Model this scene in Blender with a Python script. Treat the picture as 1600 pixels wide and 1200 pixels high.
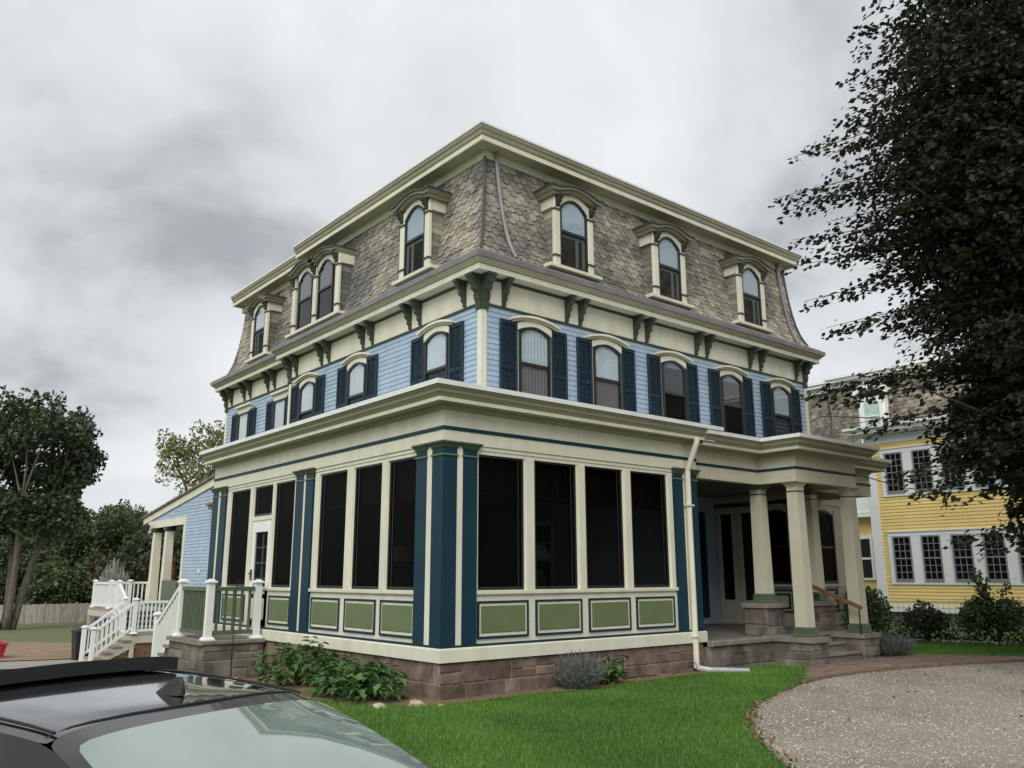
import bpy, bmesh, math, random
import numpy as np
from mathutils import Matrix, Vector
random.seed(7); rng = np.random.default_rng(7)
S = bpy.context.scene
C = S.collection
for o in list(bpy.data.objects): bpy.data.objects.remove(o)

# ------------------------------------------------------------------ camera
CAM = (-6.636, -9.539, 1.131)
yaw, pitch, roll = math.radians(50.472), math.radians(12.809), math.radians(-0.141)
fw = Vector((math.cos(yaw)*math.cos(pitch), math.sin(yaw)*math.cos(pitch), math.sin(pitch)))
rt = Vector((math.sin(yaw), -math.cos(yaw), 0)); up = rt.cross(fw)
r2 = rt*math.cos(roll)+up*math.sin(roll); u2 = -rt*math.sin(roll)+up*math.cos(roll)
cd = bpy.data.cameras.new('camera'); cam = bpy.data.objects.new('camera', cd); C.objects.link(cam)
cam.matrix_world = Matrix(((r2.x, u2.x, -fw.x, CAM[0]), (r2.y, u2.y, -fw.y, CAM[1]), (r2.z, u2.z, -fw.z, CAM[2]), (0, 0, 0, 1)))
cd.sensor_width = 36; cd.lens = 1313.5/1600*36; cd.clip_start = .05; cd.clip_end = 3000
S.camera = cam

# ------------------------------------------------------------------ sky and sun
W = bpy.data.worlds.new('World'); S.world = W; W.use_nodes = True
nt = W.node_tree; nt.nodes.clear()
def wn(t, **k):
    n = nt.nodes.new(t)
    for a, b in k.items(): setattr(n, a, b)
    return n
SUN_EL, SUN_AZ = math.radians(42), math.radians(218)      # azimuth of the sun measured from +X towards +Y
sky = wn('ShaderNodeTexSky', sky_type='NISHITA', sun_disc=False, sun_elevation=SUN_EL, sun_rotation=math.radians(90)-SUN_AZ)
tc = wn('ShaderNodeTexCoord'); sep = wn('ShaderNodeSeparateXYZ'); nt.links.new(tc.outputs['Generated'], sep.inputs[0])
zc = wn('ShaderNodeMath', operation='MAXIMUM'); zc.inputs[1].default_value = 0.0; nt.links.new(sep.outputs[2], zc.inputs[0])
za = wn('ShaderNodeMath', operation='ADD'); za.inputs[1].default_value = .55; nt.links.new(zc.outputs[0], za.inputs[0])
dv = wn('ShaderNodeVectorMath', operation='DIVIDE'); nt.links.new(tc.outputs['Generated'], dv.inputs[0])
cb = wn('ShaderNodeCombineXYZ')
for i in range(3): nt.links.new(za.outputs[0], cb.inputs[i])
nt.links.new(cb.outputs[0], dv.inputs[1])
mp = wn('ShaderNodeMapping'); mp.inputs['Scale'].default_value = (1.0, 1.0, .7); mp.inputs['Location'].default_value = (3.5, 1.2, .9); mp.inputs['Rotation'].default_value = (0, 0, math.radians(20))
nt.links.new(dv.outputs[0], mp.inputs[0])
n1 = wn('ShaderNodeTexNoise'); n1.inputs['Scale'].default_value = 2.5; n1.inputs['Detail'].default_value = 9; n1.inputs['Roughness'].default_value = .50; n1.inputs['Distortion'].default_value = .18
nt.links.new(mp.outputs[0], n1.inputs['Vector'])
cr = wn('ShaderNodeValToRGB'); e = cr.color_ramp.elements
e[0].position = .34; e[0].color = (.235, .248, .262, 1); e[1].position = .65; e[1].color = (.50, .512, .522, 1)
m_ = e.new(.47); m_.color = (.40, .414, .428, 1)
nt.links.new(n1.outputs[0], cr.inputs[0])
bgA = wn('ShaderNodeBackground'); bgA.inputs[1].default_value = .05; nt.links.new(sky.outputs[0], bgA.inputs[0])
bgB = wn('ShaderNodeBackground'); bgB.inputs[1].default_value = 1.0; nt.links.new(cr.outputs[0], bgB.inputs[0])
mx = wn('ShaderNodeMixShader'); mx.inputs[0].default_value = .94
nt.links.new(bgA.outputs[0], mx.inputs[1]); nt.links.new(bgB.outputs[0], mx.inputs[2])
wo = wn('ShaderNodeOutputWorld'); nt.links.new(mx.outputs[0], wo.inputs[0])
sd = bpy.data.lights.new('sun', 'SUN'); sd.energy = 1.5; sd.angle = math.radians(50); sd.color = (1, .97, .92)
sun = bpy.data.objects.new('sun', sd); C.objects.link(sun)
sdir = Vector((math.cos(SUN_AZ)*math.cos(SUN_EL), math.sin(SUN_AZ)*math.cos(SUN_EL), math.sin(SUN_EL)))
sun.rotation_euler = sdir.to_track_quat('Z', 'Y').to_euler(); sun.location = (0, -5, 30)
vs = S.view_settings; vs.view_transform = 'Standard'; vs.look = 'None'; vs.gamma = 1; vs.use_curve_mapping = False; vs.exposure = 0.88

# ------------------------------------------------------------------ materials
MATS = {}
def material(name, col, rough=.6, var=.12, scale=6., bump=0., bscale=60., col2=None, fac=(.35, .65), metallic=0., spec=.5, coat=0., island=0., vstretch=None, detail=5):
    m = bpy.data.materials.new(name); m.use_nodes = True; t = m.node_tree; b = t.nodes['Principled BSDF']
    N = t.nodes.new; L = t.links.new
    b.inputs['Roughness'].default_value = rough; b.inputs['Metallic'].default_value = metallic
    b.inputs['Specular IOR Level'].default_value = spec; b.inputs['Coat Weight'].default_value = coat; b.inputs['Coat Roughness'].default_value = .03
    g = N('ShaderNodeNewGeometry'); vec = g.outputs['Position']
    if vstretch:
        mpn = N('ShaderNodeMapping'); mpn.inputs['Scale'].default_value = vstretch; L(vec, mpn.inputs[0]); vec = mpn.outputs[0]
    nz = N('ShaderNodeTexNoise'); nz.inputs['Scale'].default_value = scale; nz.inputs['Detail'].default_value = detail; L(vec, nz.inputs['Vector'])
    r = N('ShaderNodeMapRange'); r.inputs[1].default_value = fac[0]; r.inputs[2].default_value = fac[1]; L(nz.outputs[0], r.inputs[0])
    c2 = col2 or tuple(min(1, c*(1+var)) for c in col); c1 = col if col2 else tuple(c*(1-var) for c in col)
    mixn = N('ShaderNodeMix'); mixn.data_type = 'RGBA'; mixn.inputs[6].default_value = (*c1, 1); mixn.inputs[7].default_value = (*c2, 1); L(r.outputs[0], mixn.inputs[0])
    out = mixn.outputs[2]
    if island:
        oi = N('ShaderNodeObjectInfo'); ad = N('ShaderNodeMath'); ad.operation = 'ADD'; L(g.outputs['Random Per Island'], ad.inputs[0]); L(oi.outputs['Random'], ad.inputs[1])
        fr = N('ShaderNodeMath'); fr.operation = 'FRACT'; L(ad.outputs[0], fr.inputs[0])
        mr = N('ShaderNodeMapRange'); mr.inputs[3].default_value = 1-island; mr.inputs[4].default_value = 1+island; L(fr.outputs[0], mr.inputs[0])
        ml = N('ShaderNodeMix'); ml.data_type = 'RGBA'; ml.blend_type = 'MULTIPLY'; ml.inputs[0].default_value = 1
        L(out, ml.inputs[6]); cc = N('ShaderNodeCombineXYZ')
        for i in range(3): L(mr.outputs[0], cc.inputs[i])
        L(cc.outputs[0], ml.inputs[7]); out = ml.outputs[2]
    L(out, b.inputs['Base Color'])
    if bump:
        nb = N('ShaderNodeTexNoise'); nb.inputs['Scale'].default_value = bscale; nb.inputs['Detail'].default_value = 4; L(vec, nb.inputs['Vector'])
        bp = N('ShaderNodeBump'); bp.inputs['Strength'].default_value = bump; bp.inputs['Distance'].default_value = .01; L(nb.outputs[0], bp.inputs['Height']); L(bp.outputs[0], b.inputs['Normal'])
    MATS[name] = m; return m
M = MATS
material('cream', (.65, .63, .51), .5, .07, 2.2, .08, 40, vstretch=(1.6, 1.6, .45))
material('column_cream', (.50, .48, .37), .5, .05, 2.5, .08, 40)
material('taupe', (.335, .315, .225), .45, .06, 2.5, .05, 40)
material('hood_taupe', (.235, .215, .155), .5, .1, 3)
material('white_metal', (.74, .75, .75), .35, .05, 3)
material('blue_siding', (.315, .41, .515), .5, .07, 2.2, .1, 50, island=.05)
material('navy', (.006, .033, .052), .5, .10, 3, spec=.25)
material('shutter_navy', (.009, .025, .040), .5, .15, 4, spec=.25)
material('leaf_green_paint', (.125, .16, .072), .5, .06, 3)
material('dark_green_paint', (.075, .098, .060), .5, .1, 4)
material('bracket_green', (.034, .047, .028), .5, .15, 6)
material('railing_green', (.085, .115, .065), .45, .08, 4)
material('slate', (.135, .130, .118), .8, .2, .8, .6, 40, col2=(.32, .29, .23), fac=(.38, .60), island=.34)
material('roof_underlay', (.10, .09, .08), .85)
material('skirt_metal', (.20, .185, .19), .42, .12, 2.5)
material('dark_metal', (.06, .055, .058), .45, .15, 3)
material('stone', (.090, .060, .047), .85, .2, 3.5, .9, 22, col2=(.195, .142, .112), fac=(.34, .64), island=.30)
material('grey_stone', (.080, .066, .054), .88, .2, 3, .9, 22, col2=(.20, .175, .145), fac=(.35, .66), island=.30)
material('cap_stone', (.19, .17, .145), .8, .15, 4, .5, 25)
material('mortar', (.27, .21, .175), .9, .15, 8, .5, 80)
material('sash', (.017, .0165, .017), .4, .1, 4)
material('white_paint', (.74, .75, .73), .42, .04, 3)
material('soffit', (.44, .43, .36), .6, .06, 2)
material('curtain', (.86, .88, .88), .8, .04, 3)
material('shade_cloth', (.74, .79, .83), .8, .03, 2)
material('bamboo', (.15, .105, .075), .8, .5, 5, vstretch=(9, 9, .5))
material('porch_floor', (.17, .16, .145), .6, .12, 3)
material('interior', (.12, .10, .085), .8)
material('wood_rail', (.17, .088, .042), .5, .2, 5)
material('step_brown', (.30, .235, .195), .6, .1, 4)
material('deck_tan', (.48, .43, .37), .6, .07, 4)
material('lattice', (.22, .105, .05), .7, .2, 6)
material('brick', (.17, .075, .05), .85, .2, 6, .5, 60, island=.25)
material('path_brick', (.165, .112, .088), .9, .2, 5, .5, 60, col2=(.22, .16, .128), island=.22)
material('yellow', (.80, .60, .235), .5, .05, 2, .06, 50, island=.04)
material('yellow_white', (.78, .79, .80), .45, .03, 2)
material('muntin_grey', (.24, .24, .245), .5, .05, 3)
material('far_slate', (.15, .135, .11), .8, .2, 3, .4, 20, col2=(.29, .26, .20), fac=(.4, .65), island=.35)
material('bark', (.13, .115, .10), .9, .3, 6, .9, 14, vstretch=(1, 1, .3))
material('dark_bark', (.035, .03, .027), .9, .3, 6, .8, 14, vstretch=(1, 1, .3))
material('fence_wood', (.26, .235, .20), .85, .25, 2.2, .3, 20, vstretch=(4, 4, .6), island=.14)
material('red_plastic', (.42, .03, .035), .4)
material('blue_plastic', (.03, .09, .30), .4)
material('black_rubber', (.012, .012, .013), .6, .2, 20, .2, 120)
material('rim', (.42, .42, .43), .3, metallic=.9)
material('tail_red', (.30, .012, .012), .15)
material('galvanised', (.42, .43, .44), .4, .1, 4, metallic=.3)
material('pebble', (.33, .30, .24), .9, .2, 8, .2, 60, island=.65)
material('mulch', (.13, .085, .05), .95, .5, 30, .6, 60, island=.4)
material('rock', (.42, .36, .28), .85, .25, 8, .5, 30)
material('bed_soil', (.115, .075, .045), .95, .4, 9, .8, 50, col2=(.20, .14, .085))
material('concrete', (.27, .25, .22), .85, .15, 2, .3, 60)
material('cable', (.03, .03, .03), .6)

def leaf_mat(name, col, col2, scale=1.2, rough=.5, trans=.35, island=.3):
    m = material(name, col, rough, 0, scale, col2=col2, island=island, fac=(.35, .65)); t = m.node_tree; b = t.nodes['Principled BSDF']
    tr = t.nodes.new('ShaderNodeBsdfTranslucent'); mxs = t.nodes.new('ShaderNodeMixShader'); mxs.inputs[0].default_value = trans
    src = b.inputs['Base Color'].links[0].from_socket
    t.links.new(src, tr.inputs[0]); o = t.nodes['Material Output']
    t.links.new(b.outputs[0], mxs.inputs[1]); t.links.new(tr.outputs[0], mxs.inputs[2]); t.links.new(mxs.outputs[0], o.inputs[0])
leaf_mat('beech_leaf', (.028, .040, .022), (.042, .043, .027), .6, .6, .18, .32); M['beech_leaf'].node_tree.nodes['Principled BSDF'].inputs['Specular IOR Level'].default_value = .15
leaf_mat('maple_leaf', (.028, .044, .018), (.05, .075, .028), .35, .5, .2)
leaf_mat('wood_leaf', (.046, .078, .027), (.085, .125, .042), .18, .55, .25)
leaf_mat('dark_wood_leaf', (.032, .052, .024), (.058, .08, .034), .2, .55, .2)
leaf_mat('brown_wood_leaf', (.050, .055, .025), (.095, .09, .042), .2, .55, .2)
leaf_mat('yellow_leaf', (.13, .15, .045), (.24, .22, .07), .5, .5, .3)
leaf_mat('shrub_leaf', (.052, .115, .028), (.11, .20, .055), 3, .45, .25)
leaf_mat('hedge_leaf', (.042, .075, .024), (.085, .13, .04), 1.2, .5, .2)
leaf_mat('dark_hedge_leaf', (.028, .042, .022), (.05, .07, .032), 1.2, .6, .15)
leaf_mat('lavender_leaf', (.10, .125, .095), (.17, .19, .175), 4, .7, .2)
leaf_mat('grey_leaf', (.20, .20, .19), (.38, .38, .36), 3, .7, .2)
leaf_mat('grass_blade', (.076, .182, .022), (.14, .275, .045), .55, .55, .30, .3)
leaf_mat('dry_blade', (.16, .16, .06), (.26, .23, .10), 2, .6, .2, .3)
leaf_mat('dry_leaf', (.10, .06, .03), (.20, .13, .07), 4, .8, .1)

def ground_mat(name, c1, c2, s1, c3=None, s2=40, bump=.5, bs=60, rough=.95, thr=(.4, .6)):
    m = material(name, c1, rough, 0, s1, bump, bs, col2=c2, fac=thr); t = m.node_tree; b = t.nodes['Principled BSDF']
    if c3:
        src = b.inputs['Base Color'].links[0].from_socket; g = t.nodes.new('ShaderNodeNewGeometry')
        nz = t.nodes.new('ShaderNodeTexNoise'); nz.inputs['Scale'].default_value = s2; nz.inputs['Detail'].default_value = 6; t.links.new(g.outputs['Position'], nz.inputs['Vector'])
        r = t.nodes.new('ShaderNodeMapRange'); r.inputs[1].default_value = .42; r.inputs[2].default_value = .62; t.links.new(nz.outputs[0], r.inputs[0])
        mm = t.nodes.new('ShaderNodeMix'); mm.data_type = 'RGBA'; t.links.new(r.outputs[0], mm.inputs[0]); t.links.new(src, mm.inputs[6]); mm.inputs[7].default_value = (*c3, 1); t.links.new(mm.outputs[2], b.inputs['Base Color'])
ground_mat('lawn', (.055, .125, .018), (.085, .17, .028), .5, (.05, .10, .02), 45)
ground_mat('back_lawn', (.095, .115, .036), (.075, .12, .032), .25, (.13, .115, .055), 3, .4, 30)
ground_mat('dirt', (.22, .15, .095), (.28, .20, .125), .5, (.17, .115, .07), 6, .6, 30)
ground_mat('gravel', (.255, .23, .185), (.39, .355, .288), .45, (.16, .135, .11), 55, 1., 90)

def glass_mat(name, tint, gloss=.08, rough=.02):
    m = bpy.data.materials.new(name); m.use_nodes = True; t = m.node_tree; t.nodes.remove(t.nodes['Principled BSDF'])
    tr = t.nodes.new('ShaderNodeBsdfTransparent'); tr.inputs[0].default_value = (*tint, 1)
    gl = t.nodes.new('ShaderNodeBsdfGlossy'); gl.inputs['Roughness'].default_value = rough
    fr = t.nodes.new('ShaderNodeFresnel'); fr.inputs[0].default_value = 1.5
    sc = t.nodes.new('ShaderNodeMath'); sc.operation = 'MULTIPLY'; sc.inputs[1].default_value = gloss/.04; sc.use_clamp = True; gg = t.nodes.new('ShaderNodeNewGeometry'); inv = t.nodes.new('ShaderNodeMath'); inv.operation = 'SUBTRACT'; inv.inputs[0].default_value = 1; t.links.new(gg.outputs['Backfacing'], inv.inputs[1]); mu = t.nodes.new('ShaderNodeMath'); mu.operation = 'MULTIPLY'; t.links.new(fr.outputs[0], mu.inputs[0]); t.links.new(inv.outputs[0], mu.inputs[1]); t.links.new(mu.outputs[0], sc.inputs[0])
    mi = t.nodes.new('ShaderNodeMixShader'); t.links.new(sc.outputs[0], mi.inputs[0]); t.links.new(tr.outputs[0], mi.inputs[1]); t.links.new(gl.outputs[0], mi.inputs[2])
    t.links.new(mi.outputs[0], t.nodes['Material Output'].inputs[0]); MATS[name] = m
glass_mat('clear_glass', (.82, .86, .88), .09)
glass_mat('screen_mesh', (.60, .60, .60), .006, .35)
glass_mat('porch_screen', (.38, .38, .38), .006, .3)
glass_mat('dark_glass', (.30, .31, .31), .04)
material('room_dark', (.020, .019, .018), .9)  # near-black colour paints the darkness of unlit rooms onto sheets behind glass
glass_mat('car_glass', (.03, .035, .035), .19)
material('car_paint', (.010, .010, .012), .12, .1, 3, spec=.8, coat=1.0)
material('plum_curtain', (.10, .085, .10), .8, .1, 6, vstretch=(14, 14, 1))
material('shade_white', (.88, .87, .80), .7)
material('pale_pane', (.42, .54, .50), .25)
material('frit', (.015, .015, .016), .3, coat=.6)

glass_mat('car_side_glass', (.02, .022, .022), .06)
def gm():
    m = material('car_rear_glass', (.165, .225, .208), .03, .1, 3, spec=.6, coat=1.0); b = m.node_tree.nodes['Principled BSDF']; b.inputs['IOR'].default_value = 2.3  # teal tint, with the bright sky's reflection also painted into the base colour
gm()

# ------------------------------------------------------------------ building helpers
WORLD = {}
class Frame:
    def __init__(s, origin, u, o):
        s.c = Vector(origin); s.u = Vector(u); s.o = Vector(o); s.z = Vector((0, 0, 1))
    def __call__(s, u, o, z): return s.c + s.u*u + s.o*o + s.z*z
ID = Frame((0, 0, 0), (1, 0, 0), (0, 1, 0))
class MB:
    def __init__(s): s.v = []; s.f = []
    def add(s, vs, fs):
        n = len(s.v); s.v += [tuple(v) for v in vs]; s.f += [tuple(i+n for i in f) for f in fs]; return s
    def box(s, a, b, c, d, e, f, fr=ID):
        p = [fr(x, y, z) for z in (e, f) for y in (c, d) for x in (a, b)]
        return s.add(p, [(0, 2, 3, 1), (4, 5, 7, 6), (0, 1, 5, 4), (2, 6, 7, 3), (0, 4, 6, 2), (1, 3, 7, 5)])
    def bbox(s, a, b, c, d, e, f, fr=ID, bev=.008):     # box with chamfered outer (o = d) edges
        p = [fr(x, c, z) for z in (e, f) for x in (a, b)] + [fr(x, d-bev, z) for z in (e, f) for x in (a, b)] + [fr(x, d, z) for z in (e+bev, f-bev) for x in (a+bev, b-bev)]
        return s.add(p, [(0, 1, 3, 2), (0, 1, 5, 4), (1, 3, 7, 5), (3, 2, 6, 7), (2, 0, 4, 6), (4, 5, 9, 8), (5, 7, 11, 9), (7, 6, 10, 11), (6, 4, 8, 10), (8, 9, 11, 10)])
    def prism(s, poly, o0, o1, fr=ID, axis='o'):
        n = len(poly)
        if axis == 'o': p = [fr(u, o0, z) for u, z in poly] + [fr(u, o1, z) for u, z in poly]
        else: p = [fr(o0, a, z) for a, z in poly] + [fr(o1, a, z) for a, z in poly]      # poly in (o, z), extruded along u
        return s.add(p, [tuple(range(n)), tuple(range(2*n-1, n-1, -1))] + [(i, (i+1) % n, n+(i+1) % n, n+i) for i in range(n)])
    def strip(s, top, bot, o0, o1, fr=ID):              # band between two polylines in (u, z), thick from o0 to o1
        n = len(top); p = []
        for o in (o0, o1):
            p += [fr(u, o, z) for u, z in top] + [fr(u, o, z) for u, z in bot]
        f = []
        for i in range(n-1):
            f += [(i, i+1, n+i+1, n+i), (2*n+i, 3*n+i, 3*n+i+1, 2*n+i+1), (i, 2*n+i, 2*n+i+1, i+1), (n+i, n+i+1, 3*n+i+1, 3*n+i)]
        f += [(0, n, 3*n, 2*n), (n-1, 3*n-1, 4*n-1, 2*n-1)]
        return s.add(p, f)
    def tube(s, pts, r, n=8, caps=True):
        pts = [Vector(p) for p in pts]; rs = r if isinstance(r, (list, tuple)) else [r]*len(pts); base = len(s.v); prev = None
        for i, p in enumerate(pts):
            d = (pts[min(i+1, len(pts)-1)]-pts[max(i-1, 0)]).normalized()
            a = prev if prev is not None else (Vector((0, 0, 1)) if abs(d.z) < .9 else Vector((1, 0, 0)))
            x = (a-d*a.dot(d)).normalized(); prev = x; y = d.cross(x)
            for k in range(n):
                t = 2*math.pi*k/n; s.v.append(tuple(p+(x*math.cos(t)+y*math.sin(t))*rs[i]))
        for i in range(len(pts)-1):
            for k in range(n):
                a = base+i*n+k; b = base+i*n+(k+1) % n; s.f.append((a, b, b+n, a+n))
        if caps: s.f.append(tuple(base+k for k in range(n))[::-1]); s.f.append(tuple(base+(len(pts)-1)*n+k for k in range(n)))
        return s
    def bar(s, a, b, w, h):                              # square bar from a to b, h vertical-ish
        a = Vector(a); b = Vector(b); d = (b-a).normalized(); sd = d.cross(Vector((0, 0, 1)))
        if sd.length < 1e-4: sd = Vector((1, 0, 0))
        sd.normalize(); u = sd.cross(d)
        p = [q+sd*x*w/2+u*z*h/2 for q in (a, b) for x, z in ((-1, -1), (1, -1), (1, 1), (-1, 1))]
        return s.add(p, [(3, 2, 1, 0), (4, 5, 6, 7)]+[(i, (i+1) % 4, 4+(i+1) % 4, 4+i) for i in range(4)])
    def lathe(s, c, prof, n=16):
        base = len(s.v)
        for r, z in prof:
            for k in range(n):
                t = 2*math.pi*k/n; s.v.append((c[0]+r*math.cos(t), c[1]+r*math.sin(t), c[2]+z))
        for i in range(len(prof)-1):
            for k in range(n): a = base+i*n+k; b = base+i*n+(k+1) % n; s.f.append((a, b, b+n, a+n))
        s.f.append(tuple(base+k for k in range(n))[::-1]); s.f.append(tuple(base+(len(prof)-1)*n+k for k in range(n)))
        return s
    def sqlathe(s, c, prof, fr=ID):                      # square section, (half width, z)
        base = len(s.v)
        for h, z in prof:
            for x, y in ((-1, -1), (1, -1), (1, 1), (-1, 1)): s.v.append(tuple(fr(c[0]+x*h, c[1]+y*h, c[2]+z)))
        for i in range(len(prof)-1):
            for k in range(4): a = base+i*4+k; b = base+i*4+(k+1) % 4; s.f.append((a, b, b+4, a+4))
        s.f.append((base+3, base+2, base+1, base)); k = base+(len(prof)-1)*4; s.f.append((k, k+1, k+2, k+3))
        return s
    def sweep(s, path, prof, closed=False):              # outset = to the right of the path's direction
        n = len(path); m = len(prof); base = len(s.v); pts = [Vector((p[0], p[1])) for p in path]
        for i in range(n):
            def nrm(a, b): d = (b-a).normalized(); return Vector((d.y, -d.x))
            if closed: n1 = nrm(pts[i-1], pts[i]); n2 = nrm(pts[i], pts[(i+1) % n])
            else: n1 = nrm(pts[i-1], pts[i]) if i else nrm(pts[0], pts[1]); n2 = nrm(pts[i], pts[i+1]) if i < n-1 else n1
            mt = (n1+n2); mt = mt/(1+n1.dot(n2))
            for o, z in prof: s.v.append((pts[i].x+mt.x*o, pts[i].y+mt.y*o, z))
        for i in range(n if closed else n-1):
            j = (i+1) % n
            for k in range(m): a = base+i*m+k; b = base+i*m+(k+1) % m; s.f.append((a, b, base+j*m+(k+1) % m, base+j*m+k))
        if not closed: s.f.append(tuple(base+k for k in range(m))); s.f.append(tuple(base+(n-1)*m+k for k in range(m))[::-1])
        return s
    def mesh(s, name, fix=True, smooth=False):
        me = bpy.data.meshes.new(name); me.from_pydata(s.v, [], s.f)
        if fix:
            bm = bmesh.new(); bm.from_mesh(me); bmesh.ops.recalc_face_normals(bm, faces=bm.faces); bm.to_mesh(me); bm.free()
        if smooth: me.polygons.foreach_set('use_smooth', [True]*len(me.polygons))
        return me
    def build(s, name, mat, parent=None, fix=True, smooth=False, **props):
        return link(name, s.mesh(name, fix, smooth), mat, parent, **props)
def link(name, me, mat, parent=None, loc=None, **props):
    if mat and not me.materials: me.materials.append(M[mat])
    o = bpy.data.objects.new(name, me); C.objects.link(o); place(o, parent, Matrix.Translation(loc) if loc else Matrix())
    for k, v in props.items(): o[k] = v
    return o
def place(o, parent, mw):
    if parent: o.parent = parent; o.matrix_parent_inverse = WORLD[parent.name].inverted()
    o.matrix_basis = mw; WORLD[o.name] = mw
def thing(name, label, cat, loc, group=None):
    o = bpy.data.objects.new(name, None); C.objects.link(o); o.empty_display_size = .2
    place(o, None, Matrix.Translation(loc)); o['label'] = label; o['category'] = cat
    if group: o['group'] = group
    return o
def tag(o, label, cat, group=None):
    o['label'] = label; o['category'] = cat
    if group: o['group'] = group
    return o
def npmesh(name, verts, n_per, mat, parent=None, **props):       # verts (N*n_per,3): separate n_per-gons
    N = len(verts)//n_per; me = bpy.data.meshes.new(name); me.vertices.add(len(verts)); me.vertices.foreach_set('co', np.asarray(verts, np.float32).ravel())
    me.loops.add(len(verts)); me.loops.foreach_set('vertex_index', np.arange(len(verts), dtype=np.int32))
    me.polygons.add(N); me.polygons.foreach_set('loop_start', np.arange(0, len(verts), n_per, dtype=np.int32)); me.polygons.foreach_set('loop_total', np.full(N, n_per, np.int32))
    me.update(calc_edges=True); me.validate()
    return link(name, me, mat, parent, **props)
def smooth01(t): t = np.clip(t, 0, 1); return t*t*(3-2*t)
def G(x, y):                                              # height of the ground
    x = np.asarray(x, float); y = np.asarray(y, float)
    back = -.47 - .92*np.clip((y-2.5)/16, 0, 1) - 1.40*np.clip((y-18.5)/54, 0, 1.2)
    flat = -.47 - .25*np.clip((y-8)/60, 0, 1)
    t = smooth01((x-7)/9)*(1-smooth01((y-14)/14)); g = back*(1-t)+flat*t
    return g - .30*smooth01((-x-1.6)/2.6)*smooth01((8-y)/7)
def gz(x, y): return float(G(x, y))

# ------------------------------------------------------------------ ground, lawns, drive, path
def axis_grid(lo, hi, a, b, fine, coarse_n):
    return np.concatenate([-np.geomspace(-(lo-a)+1, 1, coarse_n)[:-1]+1+a, np.arange(a, b, fine), np.geomspace(1, hi-b+1, coarse_n)-1+b])
gx = axis_grid(-600, 700, -14, 30, .8, 16); gy = axis_grid(-400, 1200, -16, 80, .8, 16)
XX, YY = np.meshgrid(gx, gy); ZZ = G(XX, YY); ZZ = np.where((np.abs(XX) < 40) & (YY < 82) & (YY > -20), ZZ+.012*np.sin(XX*1.7+YY*.6)*np.sin(YY*1.3)-.012, ZZ)
nx = len(gx); idx = np.arange(len(gx)*len(gy)).reshape(len(gy), nx)
me = bpy.data.meshes.new('ground'); me.from_pydata(np.stack([XX, YY, ZZ], -1).reshape(-1, 3).tolist(), [], np.stack([idx[:-1, :-1], idx[:-1, 1:], idx[1:, 1:], idx[1:, :-1]], -1).reshape(-1, 4).tolist())
link('ground', me, 'lawn', kind='structure')
def densify(poly, d=.5):
    out = []
    for i, p in enumerate(poly):
        q = poly[(i+1) % len(poly)]; n = max(1, int(math.dist(p, q)/d))
        out += [(p[0]+(q[0]-p[0])*k/n, p[1]+(q[1]-p[1])*k/n) for k in range(n)]
    return out
def sheet(name, poly, mat, dz=.012, d=.5, wob=0., **props):
    pts = densify(poly, d); bm = bmesh.new()
    vs_ = [bm.verts.new((x+random.uniform(-wob, wob), y+random.uniform(-wob, wob), gz(x, y)+dz)) for x, y in pts]
    f = bm.faces.new(vs_); f.normal_update()
    if f.normal.z < 0: f.normal_flip()
    bmesh.ops.triangulate(bm, faces=[f]); me = bpy.data.meshes.new(name); bm.to_mesh(me); bm.free()
    return link(name, me, mat, kind='structure', **props)
def catmull(P, n=6):
    out = []
    for i in range(len(P)-1):
        p0, p1, p2, p3 = [Vector(P[max(0, min(len(P)-1, k))]) for k in (i-1, i, i+1, i+2)]
        for k in range(n):
            t = k/n; out.append(tuple(.5*((2*p1)+(p2-p0)*t+(2*p0-5*p1+4*p2-p3)*t*t+(3*p1-p0-3*p2+p3)*t**3)))
    return out+[tuple(P[-1])]
EDGE = catmull([(14.5, -4.6), (12.4, -3.55), (10.5, -2.75), (8.0, -2.1), (5.95, -1.98), (4.3, -2.36), (2.73, -2.96), (1.87, -3.47), (1.1, -4.09), (.06, -5.1), (-.55, -6.2), (-1.0, -8), (-1.2, -11), (-1.2, -15)])
sheet('gravel_drive', EDGE+[(14, -22), (22, -20), (20, -8)], 'gravel', .012, .4, .02)
sheet('back_lawn', [(-40, 22), (3, 30.5), (14, 33), (30, 60), (30, 84), (-40, 84)], 'back_lawn', .03, 1.5)
sheet('dirt_patch', [(-30, 21.2), (-1.5, 21.6), (.2, 20.9), (1.6, 20.4), (4, 26), (3.2, 31.2), (1.9, 34), (1.0, 38), (-30, 48)], 'dirt', .05, 1.0, .1)
sheet('back_path', [(-14, 19.8), (-1.6, 21.1), (.2, 20.4), (.3, 18.0), (-.5, 16.5), (-1.6, 16.1), (-2.2, 17.2), (-14, 13.5)], 'concrete', .045, .6, .03)
sheet('planting_bed', [(-.05, .1), (-.05, 5.4), (-.75, 5.4), (-1.25, 3.2), (-1.2, 1.2), (-1.05, .3), (-.6, -.28), (.2, -.42), (1.2, -.36), (2.4, -.52), (3.6, -.40), (5.2, -.34), (5.4, -.05), (0, -.05)], 'bed_soil', .018, .3, .03)

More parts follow.
